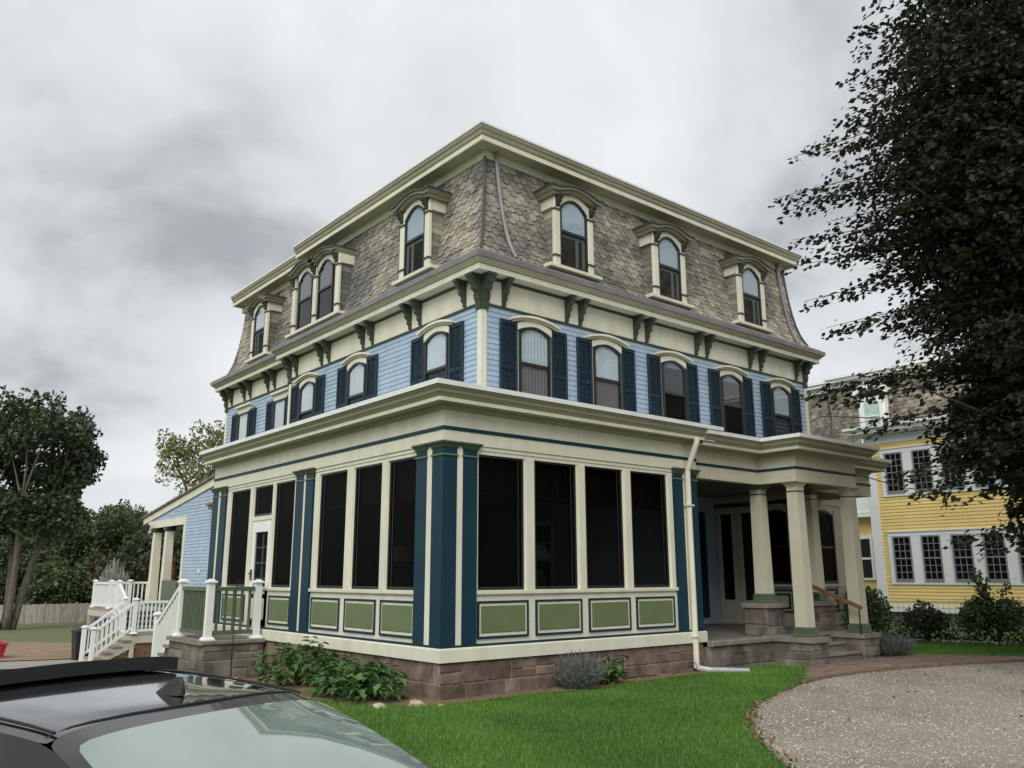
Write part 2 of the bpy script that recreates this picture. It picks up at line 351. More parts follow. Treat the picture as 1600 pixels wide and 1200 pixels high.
def inside(poly, x, y):
    x = np.asarray(x); y = np.asarray(y); r = np.zeros(x.shape, bool); n = len(poly)
    for i in range(n):
        (x1, y1), (x2, y2) = poly[i][:2], poly[(i+1) % n][:2]
        if y1 == y2: continue
        c = ((y1 > y) != (y2 > y)) & (x < (x2-x1)*(y-y1)/(y2-y1)+x1); r ^= c
    return r
PATH = [(5.75, -1.75), (6.6, -1.25), (7.35, -.95), (7.9, -.9), (9.2, -.9), (10.2, -.75), (10.9, -1.0), (11.6, -1.9), (12.3, -3.1), (12.4, -3.5)]+[p for p in EDGE if 5.9 < p[0] < 12.4]
sheet('brick_path', PATH, 'mortar', .014, .4)
pathobj = bpy.data.objects['brick_path']
bme = MB().box(-.098, .098, -.047, .047, 0, .022).mesh('brick')
cand = [(5.4+.2*i+(.1 if j % 2 else 0), -3.55+.1*j) for j in range(28) for i in range(36)]
ins = inside(PATH, [c[0] for c in cand], [c[1] for c in cand])
cand = sorted([c for c, k in zip(cand, ins) if k], key=lambda c: math.dist(c, CAM[:2]))
for x, y in cand[:290]:
    o = link('brick', bme, 'path_brick', pathobj); mw = Matrix.Translation((x, y, gz(x, y)+.004+random.uniform(0, .005))) @ Matrix.Rotation(random.uniform(-.03, .03), 4, 'Z'); place(o, pathobj, mw)
mb = MB()
for x, y in cand[290:]: mb.box(x-.098, x+.098, y-.047, y+.047, gz(x, y), gz(x, y)+.026)
if cand[290:]: mb.build('path_bricks', 'path_brick', pathobj, kind='stuff')
# edging of the drive
mb = MB(); ep = [p for p in EDGE if 5 < p[0] < 13]
for i in range(len(ep)-1):
    a, b = ep[i], ep[i+1]; mb.bar((a[0], a[1], gz(*a)+.02), (b[0], b[1], gz(*b)+.02), .05, .07)
mb.build('drive_edging', 'bed_soil', kind='structure')

# ------------------------------------------------------------------ the blue house
HX, HY, XE, YE, YB = 3.25, 3.40, 15.05, 17.6, 12.25
RX = 3.5                                              # the set-back rear bay of the left wall
SR = Frame((0, 0, 0), (1, 0, 0), (0, -1, 0)); SL = Frame((0, 0, 0), (0, 1, 0), (-1, 0, 0))
HR = Frame((0, HY, 0), (1, 0, 0), (0, -1, 0)); HL = Frame((HX, 0, 0), (0, 1, 0), (-1, 0, 0)); HL2 = Frame((RX, 0, 0), (0, 1, 0), (-1, 0, 0))
H = thing('blue_house', 'big blue clapboard house with slate mansard roof, dark shutters and cream screened corner porch', 'house', (8, 9, -.47))
def part(mb, name, mat, parent=None, **k): return mb.build(name, mat, parent or H, **k)
# core walls
part(MB().box(HX+.01, XE, HY+.01, YB, -1.6, 7.5), 'wall', 'blue_siding')
part(MB().box(RX+.01, XE-.02, YB, YE, -2, 7.5), 'wall', 'blue_siding')
def clapboards(fr, u0, u1, z0, z1, parent, e=.112, mat='blue_siding'):
    z = z0
    while z < z1-.02:
        t = min(z+e+.008, z1)
        MB().add([fr(u0, 0, z), fr(u1, 0, z), fr(u0, .019, z), fr(u1, .019, z), fr(u0, .004, t), fr(u1, .004, t), fr(u0, 0, t), fr(u1, 0, t)],
                 [(0, 1, 3, 2), (2, 3, 5, 4), (4, 5, 7, 6), (6, 7, 1, 0), (0, 2, 4, 6), (1, 7, 5, 3)]).build('clapboard', mat, parent); z += e
clapboards(HR, HX+.11, XE-.11, 3.7, 6.5, H); clapboards(HL, HY+.11, YB-.09, 3.7, 6.5, H); clapboards(HL2, YB, YE-.11, 3.7, 6.5, H)
# porch level wall behind the columns
clapboards(HR, 5.6, 10.5, .15, 3.0, H)
for mbx in (MB().box(HX-.03, HX+.11, HY-.03, HY+.11, 3.6, 6.55), MB().box(XE-.11, XE+.03, HY-.03, HY+.11, 3.6, 6.55), MB().box(HX-.03, HX+.1, YB-.1, YB+.03, 3.6, 6.55), MB().box(RX-.03, RX+.1, YE-.11, YE+.03, -2, 6.55)):
    part(mbx, 'corner_board', 'cream')
LOOP = [(RX, YE), (RX, YB), (HX, YB), (HX, HY), (XE, HY), (XE, YE)]
part(MB().sweep(LOOP, [(0, 6.54), (.028, 6.54), (.028, 7.05), (0, 7.05)], True), 'frieze_board', 'cream')
part(MB().sweep(LOOP, [(0, 6.495), (.045, 6.50), (.045, 6.538), (0, 6.538)], True), 'frieze_moulding', 'bracket_green')
part(MB().sweep(LOOP, [(0, 7.055), (.05, 7.055), (.065, 7.10), (0, 7.10)], True), 'bed_moulding', 'bracket_green')
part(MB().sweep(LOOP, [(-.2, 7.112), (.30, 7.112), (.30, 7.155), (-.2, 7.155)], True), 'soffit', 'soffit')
part(MB().sweep(LOOP, [(.302, 7.108), (.33, 7.108), (.33, 7.215), (.30, 7.225), (.302, 7.19)], True), 'fascia', 'cream')
part(MB().sweep(LOOP, [(.20, 7.16), (.285, 7.218), (.30, 7.228), (.345, 7.236), (.365, 7.255), (.385, 7.285), (.415, 7.30), (.425, 7.318), (.1, 7.318)], True), 'crown_moulding', 'taupe')
part(MB().sweep(LOOP, [(.43, 7.322), (.455, 7.33), (.47, 7.44), (.44, 7.455), (.30, 7.55), (.09, 7.64), (-.2, 7.64), (-.2, 7.322)], True), 'gutter_skirt', 'skirt_metal')
# mansard
MP = [(.10, 7.63), (.02, 7.80), (-.055, 8.0), (-.115, 8.25), (-.175, 8.6), (-.225, 9.0), (-.265, 9.45), (-.30, 9.97)]
part(MB().sweep(LOOP, [(o-.012, z) for o, z in MP]+[(-.9, 9.97), (-.9, 7.6)], True), 'mansard_slope', 'roof_underlay')
LU = [(HX, YB), (HX, HY), (XE, HY), (XE, YE)]
for path, dz, sfx in ((LU, 0, 0), ([(RX, YE), (RX, YB+.02)], -.06, 1)):
    part(MB().sweep(path, [(-.42, 9.95+dz), (-.265, 9.95+dz), (-.265, 10.125+dz), (-.42, 10.125+dz)]), 'roof_frieze', 'cream')
    part(MB().sweep(path, [(-.45, 10.128+dz), (.035, 10.128+dz), (.035, 10.16+dz), (-.45, 10.16+dz)]), 'soffit', 'taupe')
    part(MB().sweep(path, [(.037, 10.125+dz), (.07, 10.125+dz), (.07, 10.225+dz), (.045, 10.235+dz), (.037, 10.2+dz)]), 'fascia', 'cream')
    part(MB().sweep(path, [(-.3, 10.162+dz), (.036, 10.232+dz), (.055, 10.25+dz), (.085, 10.28+dz), (.10, 10.34+dz), (.135, 10.37+dz), (.15, 10.42+dz), (.15, 10.435+dz), (-.3, 10.435+dz)]), 'crown_moulding', 'taupe')
    part(MB().sweep(path, [(-.6, 10.437+dz), (.17, 10.437+dz), (.172, 10.482+dz), (-.6, 10.53+dz)]), 'roof_edge', 'white_metal')
part(MB().box(HX+.5, XE-.5, HY+.5, YE-.4, 10.1, 10.5), 'flat_roof', 'skirt_metal')

# slates: one object each for the nearest 300, the rest joined
class Prof:
    def __init__(s, P):
        s.P = [Vector(p) for p in P]; s.L = [0]
        for a, b in zip(s.P, s.P[1:]): s.L.append(s.L[-1]+(b-a).length)
    def __call__(s, t):
        t = max(0, min(t, s.L[-1])); i = max(k for k in range(len(s.P)-1) if s.L[k] <= t+1e-9)
        d = (s.P[i+1]-s.P[i]).normalized(); return s.P[i]+d*(t-s.L[i]), Vector((d.y, -d.x))      # point, outward normal (o, z)
prof = Prof(MP)
DORM_R = [5.74, 9.02, 12.45]; DORM_L = [(5.74, .60), (10.68, 1.36)]; DORM_L2 = [14.99]
EXP, SWD = .138, .205
def slates(fr, ua, ub, hipa, hipb, cuts, out):
    row = 0; s = 0.0
    while s < prof.L[-1]:
        c, nm = prof(s); u = ua-1+(SWD/2 if row % 2 else 0)
        while u < ub+1:
            lo = ua-(c.x if hipa == 1 else -c.x if hipa == -1 else 0)+.02; hi = ub+(c.x if hipb == 1 else 0)-.02
            uc = u; u += SWD
            if uc < lo-SWD*.4 or uc > hi+SWD*.4: continue
            if any(abs(uc-k) < w-.12 for k, w in cuts) and c.y > 7.72: continue
            jit = random.uniform(-.022, .018); lf = random.uniform(-.004, .010); sk = random.uniform(-.012, .012); hw = SWD/2-.005; pts = []
            for du, ds in ((-hw, EXP*1.25), (-hw, EXP*.30), (-hw*.5, -.012), (hw*.5, -.012), (hw, EXP*.30), (hw, EXP*1.25)):
                q, n2 = prof(s+ds+jit+sk*du/hw+random.uniform(-.006, .006)); lift = .024+lf-.020*max(0, ds)/(EXP*1.25)
                pts.append((max(lo, min(hi, uc+du)), q+n2*lift, q+n2*(lift-.016)))
            if pts[3][0]-pts[2][0] < .01 and pts[5][0]-pts[0][0] < .03: continue
            V = [fr(a, b.x, b.y) for a, b, d in pts]+[fr(a, d.x, d.y) for a, b, d in pts]
            out.append((V, (V[2]-Vector(CAM)).length, uc, c.y))
        s += EXP; row += 1
SLF = [(0, 1, 2, 3, 4, 5)]+[(i, i+6, (i+1) % 6+6, (i+1) % 6) for i in range(5)]
allsl = []
slates(HR, HX, XE, 1, 1, [(c, .62) for c in DORM_R], allsl)
slates(HL, HY, YB, 1, 0, [(c, w+.02) for c, w in DORM_L], allsl)
slates(HL2, YB, YE, 0, 1, [(c, .62) for c in DORM_L2], allsl)
allsl.sort(key=lambda t: t[1])
roofobj = [o for o in H.children if o.name.startswith('mansard_slope')][0]
for V, d, a, b in allsl[:295]: MB().add(V, SLF).build('slate', 'slate', roofobj)
mb = MB()
for V, d, a, b in allsl[295:]: mb.add(V, SLF)
mb.build('slates', 'slate', roofobj, kind='stuff')
# hip caps and roof downspouts
def hip(cx, cy, sx, sy, name='hip_cap'):
    pts = [(cx-sx*(o+.03), cy-sy*(o+.03), z) for o, z in MP]
    part(MB().tube(pts, .035, 6), name, 'dark_metal')
hip(HX, HY, 1, 1); hip(XE, HY, -1, 1)
def roofspout(u0, u1, zt=10.12):
    pts = []
    for i, (o, z) in enumerate(MP): pts.append(HR(u1+(u0-u1)*i/(len(MP)-1), o+.07, z))
    pts.append(HR(u0, MP[-1][0]+.09, zt)); part(MB().tube(pts, .048, 8), 'roof_downspout', 'skirt_metal')
roofspout(3.80, 4.03); roofspout(14.45, 14.62)

# brackets
def bracket_mb(fr, u, w=.095, drop=0., reach=.295):
    P = [(0.028, 7.105), (reach, 7.105), (reach, 7.045), (reach-.035, 7.02), (reach-.015, 6.975), (reach-.06, 6.935), (.195, 6.91), (.175, 6.875), (.19, 6.83), (.165, 6.79), (.115, 6.775), (.10, 6.745), (.12, 6.70), (.10, 6.66-drop*.3), (.065, 6.64-drop*.6), (.07, 6.58-drop), (.03, 6.545-drop), (0.028, 6.50-drop)]
    m = MB().prism(P, u-w/2, u+w/2, fr, 'u')
    m.box(u-w/2-.02, u+w/2+.02, .028, reach+.02, 7.05, 7.105, fr)
    return m.box(u-w/2-.012, u+w/2+.012, .2, reach-.03, 6.985, 7.045, fr)
for u in (3.79, 5.57, 5.98, 7.78, 8.19, 10.05, 10.48, 12.33, 12.82, 14.55): part(bracket_mb(HR, u), 'bracket', 'bracket_green')
for u in (3.93, 5.60, 6.01, 7.67, 8.11, 9.88, 10.29, 11.78): part(bracket_mb(HL, u), 'bracket', 'bracket_green')
for u in (13.78, 14.25, 15.58, 16.05, 17.1): part(bracket_mb(HL2, u), 'bracket', 'bracket_green')
for fr, u in ((HR, HX+.05), (HL, HY+.05), (HR, XE-.05), (HL, YB-.03), (HL2, YE-.05)): part(bracket_mb(fr, u, .17, .16, .30), 'corner_bracket', 'bracket_green')

# ---- windows of the second floor
def arc(u0, u1, zs, rise, n=10):
    return [(u0+(u1-u0)*i/n, zs+rise*(1-(2*i/n-1)**2)) for i in range(n+1)]
def sash_window(fr, uc, w, z0, zs, rise, zr, up_mat, low_mat, curtain=None, low_curtain=True, back='interior', o=.021, low_glass='screen_mesh', up_glass='clear_glass'):
    hw = w/2; win = MB(); t = .045
    top = arc(uc-hw, uc+hw, zs, rise); topi = arc(uc-hw+t, uc+hw-t, zs-t, rise)
    win.strip(top, topi, o, o+.06, fr)
    for s in (-1, 1): win.box(uc+s*hw-(t if s > 0 else 0), uc+s*hw+(0 if s > 0 else t), o, o+.06, z0, zs-.001, fr)
    win.box(uc-hw+t, uc+hw-t, o, o+.055, z0, z0+.07, fr).box(uc-hw+t, uc+hw-t, o, o+.05, zr-.03, zr+.03, fr)
    win.box(uc-hw+t, uc-hw+t+.022, o+.005, o+.035, z0+.07, zr-.03, fr).box(uc+hw-t-.022, uc+hw-t, o+.005, o+.035, z0+.07, zr-.03, fr)
    wo_ = part(win, 'window', 'sash')
    ti = arc(uc-hw+t, uc+hw-t, zs-t, rise)
    MB().prism([(uc-hw+t, zr+.031)]+ti[::1]+[(uc+hw-t, zr+.031)], o+.022, o+.028, fr).build('pane', up_glass, wo_)
    MB().box(uc-hw+t+.022, uc+hw-t-.022, o+.015, o+.021, z0+.071, zr-.031, fr).build('pane', low_glass, wo_)
    if curtain:                                         # hanging cloth with folds behind the glass
        for za, zb, ok in ((zr+.032, zs+rise-t-.005, True), (z0+.072, zr-.032, low_curtain)):
            if not ok: continue
            m = MB(); n = 28; vs = []
            for i in range(n+1):
                u = uc-hw+t+(w-2*t)*i/n; oo = o+.006+.005*math.sin(i*1.9)+.003*math.sin(i*4.3+uc)
                zt_ = min(zb, zs-t+rise*(1-((u-uc)/hw)**2)-.01); vs += [fr(u, oo, za), fr(u, oo, zt_)]
            m.add(vs, [(2*i, 2*i+2, 2*i+3, 2*i+1) for i in range(n)]).build('curtain', curtain, wo_, fix=False)
    else: MB().box(uc-hw+t, uc+hw-t, o+.001, o+.005, z0+.07, zs-t, fr).build('dark_room_sheet', 'room_dark', wo_)
    return wo_
def shutter(fr, u0, u1, z0=4.6, z1=6.27, o0=.03, o1=.075):
    f = MB(); st = .055; zm = z0+(z1-z0)*.40
    f.bbox(u0, u0+st, o0, o1, z0, z1, fr).bbox(u1-st, u1, o0, o1, z0, z1, fr)
    for a, b in ((z0, z0+.1), (zm-.04, zm+.04), (z1-.085, z1)): f.box(u0+st, u1-st, o0+.002, o1-.004, a, b, fr)
    s = part(f, 'shutter', 'shutter_navy'); l = MB()
    for a, b in ((z0+.1, zm-.04), (zm+.04, z1-.085)):
        n = int((b-a)/.042)
        for i in range(n):
            z = a+(b-a)*(i+.5)/n
            l.add([fr(u0+st, o0+.006, z+.020), fr(u1-st, o0+.006, z+.020), fr(u1-st, o1-.012, z-.014), fr(u0+st, o1-.012, z-.014),
                   fr(u0+st, o0+.006, z+.012), fr(u1-st, o0+.006, z+.012), fr(u1-st, o1-.012, z-.022), fr(u0+st, o1-.012, z-.022)], [(0, 1, 2, 3), (7, 6, 5, 4), (3, 2, 6, 7), (0, 4, 5, 1)])
    l.box((u0+u1)/2-.008, (u0+u1)/2+.008, o1-.014, o1-.004, z0+.12, z1-.1, fr)
    l.build('louvres', 'shutter_navy', s, kind='stuff')
    MB().box(u0 if u0 > 0 else u0, u0+.02, o0-.02, o0, z1-.3, z1-.25, fr).build('hinge', 'sash', s)
def hood(fr, uc, w, zs, rise):
    hw = w/2
    part(MB().strip(arc(uc-hw-.09, uc+hw+.09, zs+.155, .115), arc(uc-hw-.09, uc+hw+.09, zs-.005, rise), .02, .07, fr), 'window_hood', 'cream')
    hd = part(MB().strip(arc(uc-hw-.24, uc+hw+.24, zs+.245, .12), arc(uc-hw-.24, uc+hw+.24, zs+.20, .118), .02, .15, fr), 'hood_cornice', 'cream')
    MB().strip(arc(uc-hw-.215, uc+hw+.215, zs+.198, .118), arc(uc-hw-.19, uc+hw+.19, zs+.157, .116), .04, .115, fr).build('cove', 'taupe', hd)
def casing(fr, uc, w, z0, zs):
    for s in (-1, 1): part(MB().bbox(uc+s*w/2-(.0 if s > 0 else .055), uc+s*w/2+(.055 if s > 0 else 0), 0, .045, z0, zs, fr), 'window_casing', 'cream')
RW = [(4.617, 'curtain', True), (6.79, 'curtain', True), (9.11, None, False), (11.43, None, False), (13.69, 'shade_cloth', False)]
for uc, cu, lc in RW:
    sash_window(HR, uc, .86, 4.62, 6.09, .15, 5.41, None, None, cu, lc); hood(HR, uc, .86, 6.09, .15); casing(HR, uc, .86, 4.55, 6.10)
    shutter(HR, uc-.93, uc-.475); shutter(HR, uc+.475, uc+.93)
for uc in (4.92, 8.36, 11.04):
    sash_window(HL, uc, .86, 4.62, 6.09, .15, 5.41, None, None, 'curtain', False); hood(HL, uc, .86, 6.09, .15); casing(HL, uc, .86, 4.55, 6.10)
    shutter(HL, uc-.96, uc-.475); shutter(HL, uc+.475, uc+.99)
for uc in (13.32, 16.01):
    sash_window(HL2, uc, .82, 4.62, 6.15, .0, 4.9, None, None, 'curtain', False); casing(HL2, uc, .82, 4.55, 6.16)
    part(MB().bbox(uc-.52, uc+.52, 0, .05, 6.16, 6.34, HL2), 'window_lintel', 'cream'); part(MB().bbox(uc-.58, uc+.58, 0, .13, 6.34, 6.42, HL2), 'lintel_cap', 'cream')
    shutter(HL2, uc-.93, uc-.47, 4.6, 6.2)
    if uc > 14: shutter(HL2, uc-.93+1.4, uc+.93, 4.6, 6.2)
    else: shutter(HL2, uc+.47, uc+.93, 4.6, 6.2)

# ---- dormers
def dormer(fr, uc, n=1, states=('shade_cloth',), recess=0.):
    half = .60 if n == 1 else 1.36; D = MB(); wu = [uc] if n == 1 else [uc-.60, uc+.60]; ww = .80
    D.box(uc-half+.07, uc+half-.07, -.65, -.01, 7.72, 9.34, fr)
    d = part(D, 'dormer', 'far_slate'); B = lambda mb, nm, mt: mb.build(nm, mt, d)
    for s in (-1, 1):                                   # slate courses on the cheeks
        m = MB(); ue = uc+s*(half-.07)
        for k in range(10):
            z = 7.74+k*.155; m.add([fr(ue, -.65, z), fr(ue, -.01, z), fr(ue+s*.014, -.01, z), fr(ue+s*.014, -.65, z), fr(ue+s*.004, -.65, z+.165), fr(ue+s*.004, -.01, z+.165)], [(0, 1, 2, 3), (3, 2, 5, 4), (1, 5, 2), (0, 3, 4)])
        m.build('cheek_slates', 'slate', d, fix=False, kind='stuff')
        B(MB().box(uc+s*half-(.06 if s > 0 else -.0), uc+s*half+(0 if s > 0 else .06), -.60, -.03, 9.20, 9.44, fr), 'cheek_board', 'cream')
    ups = [(uc-half, uc-half+.17), (uc+half-.17, uc+half)]+([(uc-.085, uc+.085)] if n == 2 else [])
    for a, b in ups:
        pl = B(MB().bbox(a, b, -.02, .06, 7.82, 9.44, fr), 'pilaster', 'cream')
        for z in (8.03, 9.12): MB().box(a-.02, b+.02, -.01, .085, z, z+.035, fr).build('band', 'bracket_green', pl)
        m = MB()
        for k in range(1): m.prism([(.0, 9.445), (.24, 9.445), (.22, 9.39), (.17, 9.37), (.18, 9.32), (.11, 9.28), (.10, 9.24), (.07, 9.20), (.0, 9.17)], a+.03, b-.03, fr, 'u')
        B(m, 'dormer_bracket', 'bracket_green')
    B(MB().bbox(uc-half-.2, uc+half+.2, -.12, .13, 7.74, 7.82, fr), 'sill', 'cream')
    for k, u in enumerate(wu):
        st = states[k % len(states)]; hw = ww/2+.02
        lo = arc(u-hw, u+hw, 9.24, .24); hi = [(a, 9.66) for a, b in lo]
        B(MB().strip(arc(u-hw-.01, u+hw+.01, 9.45, .14), lo, -.02, .05, fr), 'arch_board', 'cream')
        B(MB().strip(arc(u-hw-.0, u+hw+.0, 9.238, .238), arc(u-hw+.05, u+hw-.05, 9.19, .235), -.01, .045, fr), 'window_frame', 'sash')
        m = MB().box(u-hw, u-hw+.05, -.01, .045, 7.83, 9.237, fr).box(u+hw-.05, u+hw, -.01, .045, 7.83, 9.237, fr).box(u-hw+.05, u+hw-.05, -.01, .04, 7.83, 7.90, fr).box(u-hw+.05, u+hw-.05, -.01, .045, 8.64, 8.70, fr)
        B(m, 'window_sash', 'sash')
        B(MB().prism([(u-hw+.05, 8.701)]+arc(u-hw+.05, u+hw-.05, 9.19, .23)+[(u+hw-.05, 8.701)], .016, .022, fr), 'pane', 'clear_glass')
        B(MB().box(u-hw+.05, u+hw-.05, .006, .012, 7.901, 8.639, fr), 'pane', 'screen_mesh' if st != 'plum' else 'dark_glass')
        if st == 'shade_cloth': B(MB().prism([(u-hw+.05, 8.55)]+arc(u-hw+.05, u+hw-.05, 9.19, .23)+[(u+hw-.05, 8.55)], -.004, .001, fr), 'roller_shade', 'shade_cloth')
        else: B(MB().prism([(u-hw+.05, 7.9)]+arc(u-hw+.05, u+hw-.05, 9.19, .23)+[(u+hw-.05, 7.9)], -.004, .001, fr), 'curtain', 'plum_curtain')
        if st == 'shade_cloth':
            m = MB()
            for q in (.0, .2): m.box(u+.08+q, u+.17+q, -.003, .003, 7.9, 8.64, fr)
            m.build('curtain', 'curtain', d)
        # hood: a bell-shaped cornice, its ends flat, its middle an arch
        def bell(dz, ex, amp):
            P = []; wd = .82+ex if n == 1 else .78+ex*(.4)
            for i in range(25):
                x = -wd+2*wd*i/24; tt = min(1, abs(x)/.60); P.append((u+x, 9.60+dz+amp*(1-tt*tt)**1.3))
            return P
        B(MB().strip(bell(-.085, -.10, .15), bell(-.155, -.13, .165), -.48, .15, fr), 'hood_soffit', 'hood_taupe')
        B(MB().strip(bell(-.005, -.03, .125), bell(-.083, -.08, .15), -.50, .215, fr), 'hood_cornice', 'hood_taupe')
        B(MB().strip(bell(.032, .0, .115), bell(-.006, -.01, .122), -.52, .25, fr), 'hood_roof', 'dark_metal')
DR = Frame((-.06, HY-.17, -.09), (1, 0, 0), (0, -1, 0)); DL = Frame((HX-.17, -.09, -.09), (0, 1, 0), (-1, 0, 0)); DL2 = Frame((RX-.17, -.15, -.09), (0, 1, 0), (-1, 0, 0))
for u in DORM_R: dormer(DR, u)
dormer(DL, 5.74); dormer(DL, 10.68, 2, ('plum',)); dormer(DL2, 14.99)

# ------------------------------------------------------------------ screened corner porch and entry porch (same house)
XS, YS = 5.52, 8.65
def stones(fr, u0, u1, z0, z1, o, parent, mat='stone', rows=None, depth=.10):
    """random ashlar: tall courses whose blocks are often split into two"""
    MB().box(u0+.01, u1-.01, o-depth-.05, o-.007, z0, z1-.005, fr).build('mortar_bed', 'mortar' if mat == 'stone' else 'cap_stone', parent)
    def block(a, b, c, d):
        g = .008; pr_ = random.uniform(.0, .018); a, b, c, d = a+g, b-g, c+g, d-g; V = []; Fc = []
        for oo, k in ((o-depth, 0), (o+pr_-.012, 0), (o+pr_, .012)):
            V += [fr(a+k, oo, c+k), fr(b-k, oo, c+k), fr(b-k, oo, d-k), fr(a+k, oo, d-k)]
        V = [v+Vector((random.uniform(-.007, .007), random.uniform(-.007, .007), random.uniform(-.006, .006))) for v in V]
        for q in range(2): Fc += [(4*q+i, 4*q+(i+1) % 4, 4*q+4+(i+1) % 4, 4*q+4+i) for i in range(4)]
        MB().add(V, Fc+[(8, 9, 10, 11), (3, 2, 1, 0)]).build('stone', mat, parent)
    z = z1
    while z > z0+.05:
        h = min(random.uniform(.24, .36), z-z0)
        if z-h-z0 < .10: h = z-z0
        u = u0
        while u < u1-.02:
            w = random.uniform(.22, .66)
            if u1-(u+w) < .18: w = u1-u
            if h > .22 and random.random() < .5:
                t = h*random.uniform(.36, .64); block(u, u+w, z-h, z-h+t)
                if w > .42 and random.random() < .6: m_ = u+w*random.uniform(.35, .65); block(u, m_, z-h+t, z); block(m_, u+w, z-h+t, z)
                else: block(u, u+w, z-h+t, z)
            else: block(u, u+w, z-h, z)
            u += w
        z -= h
FD = part(MB().box(.12, XS-.15, .12, YS-.1, -1.6, -.02), 'foundation', 'mortar')
stones(SR, .0, XS-.02, -.62, -.01, -.015, FD); stones(SL, .12, YS, -1.3, -.01, -.015, FD)
part(MB().box(.10, XS-.1, .10, YS-.1, .0, .10), 'floor', 'porch_floor')
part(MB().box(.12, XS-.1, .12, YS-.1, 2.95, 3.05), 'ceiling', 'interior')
PS = [(0, YS), (0, 0), (XS, 0), (XS, HY)]
part(MB().sweep(PS, [(-.12, 0), (.038, .004), (.038, .165), (.028, .185), (-.12, .188)]), 'baseboard', 'cream')
part(MB().sweep(PS, [(-.12, .19), (.022, .19), (.022, .212), (-.12, .214)]), 'base_stripe', 'navy')
part(MB().sweep(PS, [(-.14, .215), (-.045, .215), (-.045, .862), (-.14, .862)]), 'panel_wall', 'cream')
part(MB().sweep(PS, [(-.14, .864), (-.01, .864), (-.004, .876), (-.002, .915), (-.03, .925), (-.14, .925)]), 'sill_board', 'cream')
part(MB().sweep(PS, [(-.12, 2.83), (-.035, 2.83), (-.035, 2.88), (-.02, 2.885), (-.02, 2.94), (-.12, 2.94)]), 'window_head', 'cream')
part(MB().sweep(PS, [(-.12, 2.942), (.0, 2.942), (.0, 3.46), (-.12, 3.46)]), 'frieze_board', 'cream')
part(MB().sweep(PS, [(.0, 3.122), (.014, 3.124), (.014, 3.176), (.0, 3.178)]), 'frieze_stripe', 'navy')
CORN = [('bed_moulding', 'taupe', [(-.1, 3.40), (.012, 3.40), (.03, 3.43), (.06, 3.455), (.06, 3.472), (-.1, 3.472)]),
        ('soffit', 'soffit', [(-.1, 3.474), (.235, 3.474), (.235, 3.51), (-.1, 3.51)]),
        ('fascia', 'cream', [(.237, 3.47), (.258, 3.47), (.258, 3.522), (.237, 3.53)]),
        ('crown_moulding', 'taupe', [(.0, 3.512), (.236, 3.532), (.255, 3.545), (.275, 3.568), (.30, 3.585), (.312, 3.62), (.345, 3.648), (.352, 3.664), (.0, 3.666)]),
        ('roof_edge', 'white_metal', [(-.3, 3.669), (.376, 3.668), (.38, 3.735), (-.3, 3.775)])]
for n_, m_, P in CORN: part(MB().sweep(PS, P), n_, m_)
part(MB().box(-.05, HX+.1, -.05, YS+.05, 3.69, 3.77).box(HX, XS, -.05, HY+.1, 3.691, 3.769), 'porch_roof', 'white_metal')
part(MB().box(.03, HX, YS-.15, YS-.005, .1, 3.45), 'end_wall', 'cream')
def pilaster(boxes, cap=True):
    m = MB(); c1 = MB(); c2 = MB()
    for fr, a, b in boxes: m.box(a, b, -.12, .004, .214, 2.872, fr)
    p_ = part(m, 'pilaster', 'navy')
    for fr, a, b in boxes:
        for (e0, e1, za, zb) in ((.006, .02, 2.87, 2.893), (.028, .028, 2.893, 2.90), (.02, .055, 2.90, 2.94), (.06, .06, 2.94, 2.962)):
            q = [fr(u, oo, z) for z, ee in ((za, e0), (zb, e1)) for u, oo in ((a-ee, -.1), (b+ee, -.1), (b+ee, .004+ee), (a-ee, .004+ee))]
            c1.add(q, [(3, 2, 1, 0), (4, 5, 6, 7)]+[(i, (i+1) % 4, 4+(i+1) % 4, 4+i) for i in range(4)])
        c2.box(a-.018, b+.018, -.1, .022, 2.765, 2.785, fr)
    c1.build('capital', 'dark_green_paint', p_); c2.build('neck_band', 'leaf_green_paint', p_)
pilaster([(SR, .0, .235), (SL, .0, .27)])
pilaster([(SR, .335, .59)]); pilaster([(SL, .40, .675)]); pilaster([(SL, 3.93, 4.21)]); pilaster([(SL, 4.29, 4.60)]); pilaster([(SL, 7.91, 8.22)]); pilaster([(SL, 8.33, 8.65)])
pilaster([(SR, 4.90, 5.13)]); pilaster([(SR, 5.30, 5.52)])
WR = [(.632, 1.497), (1.71, 2.575), (2.776, 3.624), (3.839, 4.734)]; WL = [(.70, 1.492), (1.696, 2.542), (2.794, 3.735), (4.72, 5.54), (6.72, 7.70)]
DOOR = (5.66, 6.53)
def mullions(fr, ops, lo, hi):
    e = [lo]+[v for w in ops for v in w]+[hi]
    for a, b in zip(e[::2], e[1::2]):
        if b-a > .02: part(MB().box(a, b, -.12, -.05, .925, 2.83, fr).bbox(a+.025, b-.025, -.05, -.02, .925, 2.83, fr) if ops else MB().box(a, b, -.12, -.001, .215, 2.94, fr), 'mullion', 'cream')
mullions(SR, WR, .592, 4.90); mullions(SR, [], 5.13, 5.30); mullions(SR, [], .235, .335); mullions(SL, [], .27, .40)
mullions(SL, WL[:3], .675, 3.93); mullions(SL, [], 4.21, 4.29); mullions(SL, [WL[3], DOOR, WL[4]], 4.60, 7.91); mullions(SL, [], 8.22, 8.33)
